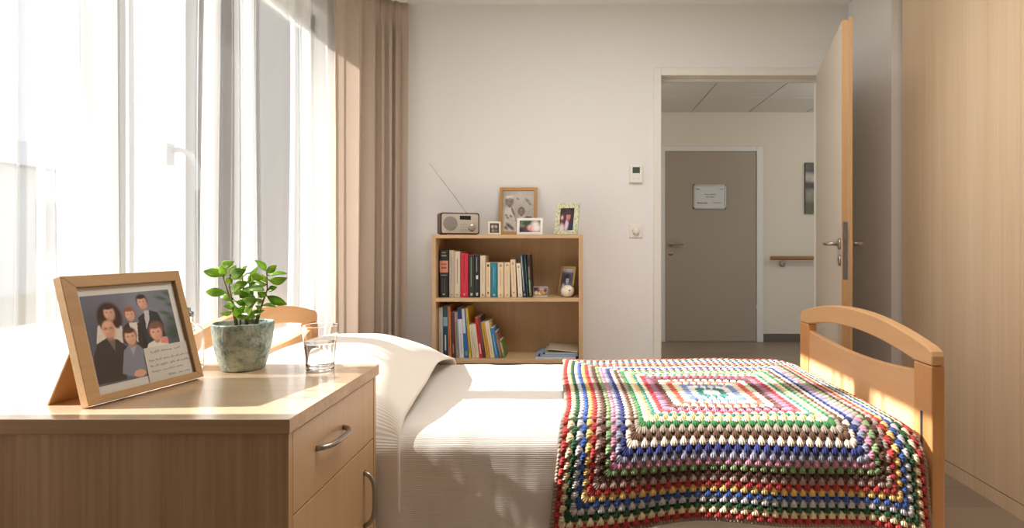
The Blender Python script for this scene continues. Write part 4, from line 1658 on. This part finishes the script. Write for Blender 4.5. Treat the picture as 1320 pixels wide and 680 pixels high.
z_ = zs2
f1 = pamphlet('folder', 'pale blue folder with a black corner at the bottom of the paper pile', 'folder', mgx(150), mgx(1000) - 0.002, z_, z_ + 0.014, '#9DB2CB', '#C9D2DE')
mb = MB()
w_ = (mgx(998) - mgx(150)) / 2
mb.box(w_ - 0.016, w_ - 0.001, -0.0012, 0.02, 0.0, 0.0145)
mb.build('corner_clip', mat('#221C1E', 0.5), f1, True)
f2 = pamphlet('magazine', 'light blue glossy magazine lying on the pale blue folder', 'magazine', mgx(215), mgx(985), z_ + 0.0146, z_ + 0.0235, '#8FA8C4', '#B7C6D6', turn=0.03, y0=3.178)
f3 = pamphlet('magazine', 'grey magazine in the middle of the paper pile', 'magazine', mgx(305), mgx(985), z_ + 0.0241, z_ + 0.0335, '#A9ADA8', '#C4C6BE', turn=-0.02, y0=3.185)
f4 = pamphlet('newspaper', 'beige folded newspaper on top of the paper pile', 'newspaper', mgx(385), mgx(988), z_ + 0.0405, z_ + 0.0500, '#B7AA90', '#D9CDB4', turn=-0.03, y0=3.19, dz=0.08)

for m_, a_, b2 in ((f2, mgx(215), mgx(985)), (f3, mgx(305), mgx(985))):
    hw_ = (b2 - a_) / 2
    mb = MB()
    mb.box(-hw_ - 0.0012, -hw_ + 0.010, -0.0012, 0.03, 0.0, 0.0092)
    mb.build('binding', mat('#2B2E38', 0.5), m_, True)
# ornament and figurine on the upper shelf
oz = SZ[2] + 0.0003
wx = lambda p: (680 + p / 11.33 - VX) / (F / 3.24)
ot = thing('painted_ornament', 'small ceramic block painted purple and yellow on a white foot, upper shelf', 'ornament', (wx(190), 3.235, oz))
c = Canvas(40, 24, (150, 138, 128))
for (x, y, rx, ry, col) in ((.15, .25, .25, .3, (70, 44, 78)), (.4, .4, .2, .2, (110, 70, 96)), (.6, .25, .2, .2, (176, 160, 170)), (.18, .75, .12, .25, (236, 226, 190)), (.45, .85, .12, .3, (244, 226, 150)), (.58, .65, .14, .2, (206, 140, 44)), (.75, .7, .1, .2, (214, 170, 90)), (.85, .4, .1, .2, (84, 60, 84))):
    c.ell(x, y, rx, ry, col, 0, .4)
print_obj('painting', c, 0.076, 0.043, ot, -0.0007, 0.010)
mb = MB()
mb.box(-0.043, 0.043, 0, 0.03, 0.006, 0.057, bev=0.004)
mb.build('block', mat('#A99C90', 0.35), ot, True)
mb = MB()
mb.box(-0.041, 0.041, -0.004, 0.034, 0, 0.006, bev=0.002)
mb.build('foot', mat('#EDE4D2', 0.4), ot, True)

fg = thing('animal_figurine', 'round white ceramic animal figurine with one dark eye, before the gold frame', 'figurine', (wx(585), 3.205, oz))
mb = MB()
mb.ellipsoid((0, 0, 0.0345), (0.037, 0.034, 0.0345), 32, 20)
mb.ellipsoid((0.008, -0.012, 0.040), (0.028, 0.024, 0.026), 24, 16)
mb.build('body', mat('#E9E2CC', 0.3), fg, True)
mb = MB()
mb.ellipsoid((0.012, -0.0345, 0.041), (0.0042, 0.003, 0.005), 14, 10)
mb.build('eye', mat('#3A322C', 0.3), fg, True)
mb = MB()
mb.ellipsoid((0.032, -0.012, 0.062), (0.008, 0.005, 0.005), 12, 8, M=Matrix.Rotation(-.4, 4, 'Y'))
mb.build('ear', mat('#4A4134', 0.5), fg, True)

# gold frame leaning in the right corner of the upper shelf
GW, GH = 0.100, 0.172
gl_ = math.radians(14)
gf = thing('photo_frame', 'gold framed black and white portrait of a woman inside the bookcase', 'photo frame', (wx(545), 3.262, oz + 0.010 * math.sin(gl_)), (-gl_, 0, math.radians(-30)))
frame_mesh(GW, GH, 0.011, 0.010).build('frame', mat('#B08A4A', 0.35, 0.55, name='gilt'), gf, True, bevel=0.0008)
c = Canvas(44, 64, (84, 78, 90))
c.ell(.5, .06, .6, .1, (190, 182, 186), 0, .5)
c.ell(.2, .55, .25, .4, (58, 52, 66), 0, .6)
c.ell(.5, .98, .5, .4, (150, 138, 152), 0, .3)
c.ell(.52, .42, .26, .22, (36, 32, 38), 0, .3)
face(c, .52, .47, .14, .13, (196, 184, 186), (36, 32, 38), 1.1)
c.ell(.3, .78, .08, .2, (206, 196, 200), -.7, .3)
c.ell(.15, .9, .2, .18, (126, 116, 140), 0, .5)
print_obj('photograph', c, GW - 0.02, GH - 0.02, gf, 0.004, 0.01)
back_and_easel(gf, GW, GH, 0.010, gl_, wid=0.04, attach=0.5)

# ---- on top of the bookcase
tz0 = SZ[3] + 0.0003
ra = thing('radio', 'portable radio with dark wood case, grey front and raised aerial on the bookcase', 'radio', (P(593.5, 300, 3.22).x, 3.215, tz0), (0, 0, math.radians(25)))
RW, RH, RD = 0.222, 0.122, 0.09


def rrect(w_, h_, r_, n_=6, x0=0, z0=0):
    pts = []
    for (cx, cz, a0) in ((w_ / 2 - r_, r_, -90), (w_ / 2 - r_, h_ - r_, 0), (-w_ / 2 + r_, h_ - r_, 90), (-w_ / 2 + r_, r_, 180)):
        for k in range(n_ + 1):
            a = math.radians(a0 + 90 * k / n_)
            pts.append((x0 + cx + r_ * math.cos(a), z0 + cz + r_ * math.sin(a)))
    return pts


mb = MB()
mb.prism(rrect(RW, RH, 0.014, z0=0.003), 'y', 0, RD)
mb.build('case', mat('#4A241C', 0.35, name='dark_red_wood_case'), ra, True, bevel=0.002)
mb = MB()
mb.prism(rrect(RW - 0.014, RH - 0.014, 0.010, z0=0.010), 'y', -0.002, 0.004)
fp = mb.build('front_panel', mat('#C3BCB1', 0.4, 0.2), ra, True, bevel=0.001)
RX = Matrix.Rotation(PI / 2, 4, 'X')
mb = MB()
mb.lathe([(0, 0.003), (0.037, 0.003), (0.040, 0.0015), (0.040, 0), (0, 0)], seg=40, M=Matrix.Translation((-0.056, -0.0015, 0.064)) @ RX)
for ring in range(1, 6):
    for k in range(ring * 6):
        a = 2 * PI * k / (ring * 6)
        x_, z_2 = -0.056 + ring * 0.0066 * math.cos(a), 0.064 + ring * 0.0066 * math.sin(a)
        mb.box(x_ - .0013, x_ + .0013, -0.0052, -0.004, z_2 - .0013, z_2 + .0013, 1)
mb.build('speaker', [mat('#8E8A84', 0.6), mat('#6E6A66', 0.7)], ra, True)
mb = MB()
mb.box(-0.003, 0.060, -0.004, 0.0, 0.086, 0.108)
mb.build('display', mat('#1C201A', 0.2), ra, True, bevel=0.001)
mb = MB()
mb.lathe([(0, 0.014), (0.017, 0.014), (0.0195, 0.011), (0.020, 0.002), (0.022, 0.002), (0.022, 0), (0, 0)], seg=36, M=Matrix.Translation((0.066, -0.002, 0.045)) @ RX)
mb.build('knob', mat('#B9B3A9', 0.3, 0.5), ra, True)
for x_ in (0.006, 0.020, 0.034):
    for z_2 in (0.030, 0.045, 0.060):
        mb = MB()
        mb.box(x_ - 0.004, x_ + 0.004, -0.0042, -0.001, z_2 - 0.003, z_2 + 0.003)
        mb.build('button', mat('#AAA59C', 0.4), ra, True, bevel=0.001)
for x_ in (-0.085, 0.085):
    mb = MB()
    mb.box(x_ - 0.012, x_ + 0.012, 0.01, RD - 0.01, 0, 0.004)
    mb.build('foot', mat('#222020', 0.8), ra, True)
mb = MB()
a0_, a1_ = P(601, 273, 3.28), P(554, 211, 3.30)
mb.tube([a0_ + Vector((0.004, 0, -0.008)), a0_, a0_.lerp(a1_, .35), a0_.lerp(a1_, .36), a0_.lerp(a1_, .7), a0_.lerp(a1_, .71), a1_, a1_ + (a1_ - a0_) * .012], [.003, .0026, .0026, .0019, .0019, .0013, .0013, .0026], 8)
mb.build('aerial', mat('#A9A39A', 0.3, 0.9), ra)

GF = 'photo frames on top of the bookcase'


def stand_frame(name, label, u0, u1, vtop, y, border, material, lean_, turn, canvas, depth=0.012, group=GF, strut=True):
    s_ = F / y
    w_ = (u1 - u0) / s_ / math.cos(turn * 0.9)
    h_ = ((301 - vtop) / s_) / math.cos(lean_)
    t_ = thing(name, label, 'photo frame', (((u0 + u1) / 2 - VX) / s_, y, tz0 + depth * math.sin(lean_)), (-lean_, 0, turn), group)
    frame_mesh(w_, h_, border, depth).build('frame', material, t_, True, bevel=0.0008)
    b4 = border if isinstance(border, tuple) else (border,) * 4
    print_obj('photograph', canvas, w_ - b4[0] - b4[1] + 0.002, h_ - b4[2] - b4[3] + 0.002, t_, depth * 0.4, b4[2] - 0.001)
    back_and_easel(t_, w_, h_, depth, lean_, wid=w_ * 0.35, attach=0.45, strut=strut)
    return t_, w_, h_


c = Canvas(70, 90, (178, 172, 164))
c.ell(.08, .12, .25, .3, (146, 140, 132), 0, .9)
c.ell(.55, .15, .4, .2, (196, 190, 182), 0, .9)
c.poly([(.06, .98), (.05, .6), (.12, .40), (.32, .40), (.38, .6), (.44, .98)], (204, 197, 188))
c.ell(.21, .48, .16, .12, (208, 202, 194), 0, .4)
c.ell(.22, .25, .12, .135, (92, 80, 78), 0, .3)
c.ell(.22, .16, .12, .05, (216, 210, 202), 0, .4)
face(c, .22, .27, .085, .095, (158, 138, 134), None, smile=False)
c.ell(.33, .5, .03, .14, (116, 106, 100), -.5, .5)
for (x, y, rr_) in ((.12, .6, .03), (.17, .66, .03), (.27, .62, .035), (.2, .84, .07), (.3, .9, .06), (.12, .9, .05)):
    c.ell(x, y, rr_ * 1.3, rr_ * .6, (98, 88, 84), .5, .6)
c.poly([(.48, .98), (.5, .66), (.56, .58), (.68, .58), (.9, .66), (.95, .98)], (150, 141, 132))
c.ell(.62, .64, .10, .09, (206, 198, 190), 0, .4)
c.ell(.60, .50, .10, .10, (70, 60, 58), 0, .3)
face(c, .60, .51, .07, .08, (154, 134, 126), None, smile=False)
for (x, y) in ((.72, .68), (.8, .66), (.88, .66), (.52, .74), (.56, .78)):
    c.ell(x, y, .05, .035, (84, 76, 74), .3, .6)
for (x, y, rr_) in ((.78, .24, .07), (.86, .32, .05), (.48, .2, .04)):
    c.ell(x, y, rr_, rr_ * .5, (128, 120, 114), .5, .7)
c.mottle(.10, 26)
stand_frame('photo_frame', 'tall wooden frame with an old black and white picture, on the bookcase', 643, 692, 239, 3.363, 0.019, wood('pale_wood_frame', '#C89A62', '#B0834C', 'Z', 50, 3, .5, .6), math.radians(9), 0, c, 0.016, strut=False)
c = Canvas(26, 30, (56, 40, 34))
for (x, y, col) in ((.3, .35, (196, 176, 160)), (.65, .35, (188, 164, 148)), (.35, .75, (158, 142, 130)), (.68, .78, (120, 100, 92)), (.5, .55, (90, 70, 60))):
    c.ell(x, y, .14, .16, col, 0, .5)
stand_frame('photo_frame', 'tiny white frame beside the radio on the bookcase', 629.5, 645.5, 284, 3.20, 0.010, mat('#E2DCC8', 0.5), math.radians(12), math.radians(12), c, 0.008)
c = Canvas(50, 32, (70, 82, 72))
for (x, y, rx, ry, col) in ((.15, .35, .15, .25, (128, 150, 132)), (.35, .25, .25, .2, (62, 78, 64)), (.4, .75, .3, .25, (92, 62, 66)), (.5, .6, .12, .2, (232, 190, 176)), (.62, .72, .14, .22, (214, 140, 140)), (.75, .35, .18, .3, (224, 216, 214)), (.82, .68, .2, .3, (238, 226, 222)), (.1, .8, .12, .2, (60, 50, 56))):
    c.ell(x, y, rx, ry, col, 0, .5)
c.mottle(.1, 9)
stand_frame('photo_frame', 'small landscape white frame before the tall wooden one, on the bookcase', 666, 699.5, 279.5, 3.20, 0.014, mat('#ECEAE2', 0.45), math.radians(10), math.radians(-3), c, 0.010)
c = Canvas(40, 60, (52, 42, 50))
for (x, y, rx, ry, col) in ((.15, .5, .14, .25, (120, 58, 70)), (.15, .9, .2, .2, (226, 204, 206)), (.8, .8, .3, .35, (34, 48, 78)), (.5, .75, .12, .3, (222, 190, 200)), (.6, .2, .25, .12, (72, 52, 60)), (.75, .45, .15, .2, (66, 34, 44))):
    c.ell(x, y, rx, ry, col, 0.2, .4)
face(c, .58, .38, .15, .14, (206, 136, 130), (74, 50, 52), 1.1)
c.ell(.15, .42, .09, .09, (214, 180, 168), 0, .3)
M_MOSAIC, nt, b = newmat('green_mosaic')
tc = nt.nodes.new('ShaderNodeTexCoord')
vo = nt.nodes.new('ShaderNodeTexVoronoi')
vo.inputs['Scale'].default_value = 130
nt.links.new(tc.outputs['Object'], vo.inputs['Vector'])
r = nt.nodes.new('ShaderNodeValToRGB')
cr = r.color_ramp
cr.interpolation = 'CONSTANT'
cr.elements[0].position, cr.elements[0].color = 0, (*hx('#D2D2B4'), 1)
cr.elements[1].position, cr.elements[1].color = 0.55, (*hx('#E0DDB8'), 1)
for p_, h_ in ((0.3, '#C2C6A4'), (0.75, '#A0A98E'), (0.86, '#D8D2B0')):
    q = cr.elements.new(p_)
    q.color = (*hx(h_), 1)
sp = nt.nodes.new('ShaderNodeSeparateColor')
nt.links.new(vo.outputs['Color'], sp.inputs[0])
nt.links.new(sp.outputs[0], r.inputs['Fac'])
nt.links.new(r.outputs['Color'], b.inputs['Base Color'])
b.inputs['Roughness'].default_value = 0.3
stand_frame('photo_frame', 'pale green mosaic frame at the right end of the bookcase top', 713.5, 744, 260, 3.21, (0.028, 0.028, 0.024, 0.030), M_MOSAIC, math.radians(12), math.radians(-22), c, 0.014)

# ------------------------------------------------------------------ outside the window
mb = MB()
mb.box(-60, -1.7, -30, 80, -0.6, -0.5)
struct(mb.build('ground', mat('#8F9A80', 0.9, name='pale_lawn')))
bd = thing('building', 'low grey building outside, faint through the sheer curtain', 'building', (-20, 24, -0.5))
mb = MB()
mb.box(-26, -17, 4, 46, -0.5, 3.4)
mb.build('walls', mat('#DADDE0', 0.8), bd)
mb = MB()
mb.prism([(-27, 3.4), (-16.4, 3.4), (-19.0, 4.6), (-24, 4.6)], 'y', 3.4, 46.6)
mb.build('roof', mat('#7D858E', 0.8), bd)
for k in range(10):
    y_ = 6 + 4.0 * k
    mb = MB()
    mb.box(-17.0, -16.95, y_, y_ + 1.6, 0.8, 2.4)
    mb.build('window', mat('#6E7B88', 0.2), bd)

# ------------------------------------------------------------------ light
w = bpy.data.worlds.new('World')
SC.world = w
w.use_nodes = True
bg = w.node_tree.nodes['Background']
tc = w.node_tree.nodes.new('ShaderNodeTexCoord')
sp = w.node_tree.nodes.new('ShaderNodeSeparateXYZ')
rp = w.node_tree.nodes.new('ShaderNodeValToRGB')
rp.color_ramp.elements[0].position = 0.0
rp.color_ramp.elements[0].color = (0.90, 0.95, 1.0, 1)
rp.color_ramp.elements[1].position = 0.7
rp.color_ramp.elements[1].color = (0.55, 0.74, 1.0, 1)
w.node_tree.links.new(tc.outputs['Generated'], sp.inputs[0])
w.node_tree.links.new(sp.outputs['Z'], rp.inputs['Fac'])
w.node_tree.links.new(rp.outputs['Color'], bg.inputs['Color'])
bg.inputs['Strength'].default_value = 0.68

sun = bpy.data.lights.new('sun', 'SUN')
sun.energy = 17.0
sun.angle = math.radians(0.6)
sun.color = (1.0, 0.97, 0.93)
so = bpy.data.objects.new('sun', sun)
COL.objects.link(so)
so.rotation_euler = Vector((1.0, 0.012, -0.66)).to_track_quat('-Z', 'Y').to_euler()
so.location = (-8, 1, 6)

pl = bpy.data.lights.new('window_portal', 'AREA')
pl.shape = 'RECTANGLE'
pl.size, pl.size_y = WZ1 - WZ0, WY1 - WY0
pl.cycles.is_portal = True
po_ = bpy.data.objects.new('window_portal', pl)
COL.objects.link(po_)
po_.location = (-1.60, (WY0 + WY1) / 2, (WZ0 + WZ1) / 2)
po_.rotation_euler = (0, -PI / 2, 0)

for (x, e_) in ((-0.1, 10), (2.9, 10)):
    al = bpy.data.lights.new('corridor_lamp', 'POINT')
    al.shadow_soft_size = 0.16
    al.energy = e_
    al.color = (1.0, 0.95, 0.87)
    ao = bpy.data.objects.new('corridor_lamp', al)
    COL.objects.link(ao)
    ao.location = (x, 4.7, ZK - 0.45)

cl = bpy.data.lights.new('room_fill', 'AREA')  # added fill light, out of view, brightens the room without a fixture
cl.shape = 'RECTANGLE'
cl.size, cl.size_y = 1.2, 1.0
cl.energy = 22
cl.color = (1.0, 0.97, 0.93)
clo = bpy.data.objects.new('room_fill', cl)
COL.objects.link(clo)
clo.location = (0.35, 1.75, ZC - 0.03)

# ------------------------------------------------------------------ camera and look
cam = bpy.data.cameras.new('camera')
cam.sensor_fit = 'HORIZONTAL'
cam.sensor_width = 36.0
cam.lens = 36.0 * F / 1320.0
cam.shift_x = -(VX - 660.0) / 1320.0
cam.shift_y = -(340.0 - VY) / 1320.0
cam.clip_start = 0.02
co_ = bpy.data.objects.new('camera', cam)
COL.objects.link(co_)
co_.location = (0, 0, CH)
co_.rotation_euler = (PI / 2, 0, 0)
SC.camera = co_

SC.view_settings.view_transform = 'Standard'
SC.view_settings.look = 'None'
SC.view_settings.gamma = 1.0
SC.view_settings.use_curve_mapping = False
SC.view_settings.exposure = 0.5
cy = SC.cycles
cy.use_denoising = True
cy.max_bounces = 14
cy.diffuse_bounces = 8
cy.transparent_max_bounces = 32
cy.transmission_bounces = 12
cy.sample_clamp_indirect = 6.0
cy.caustics_reflective = False
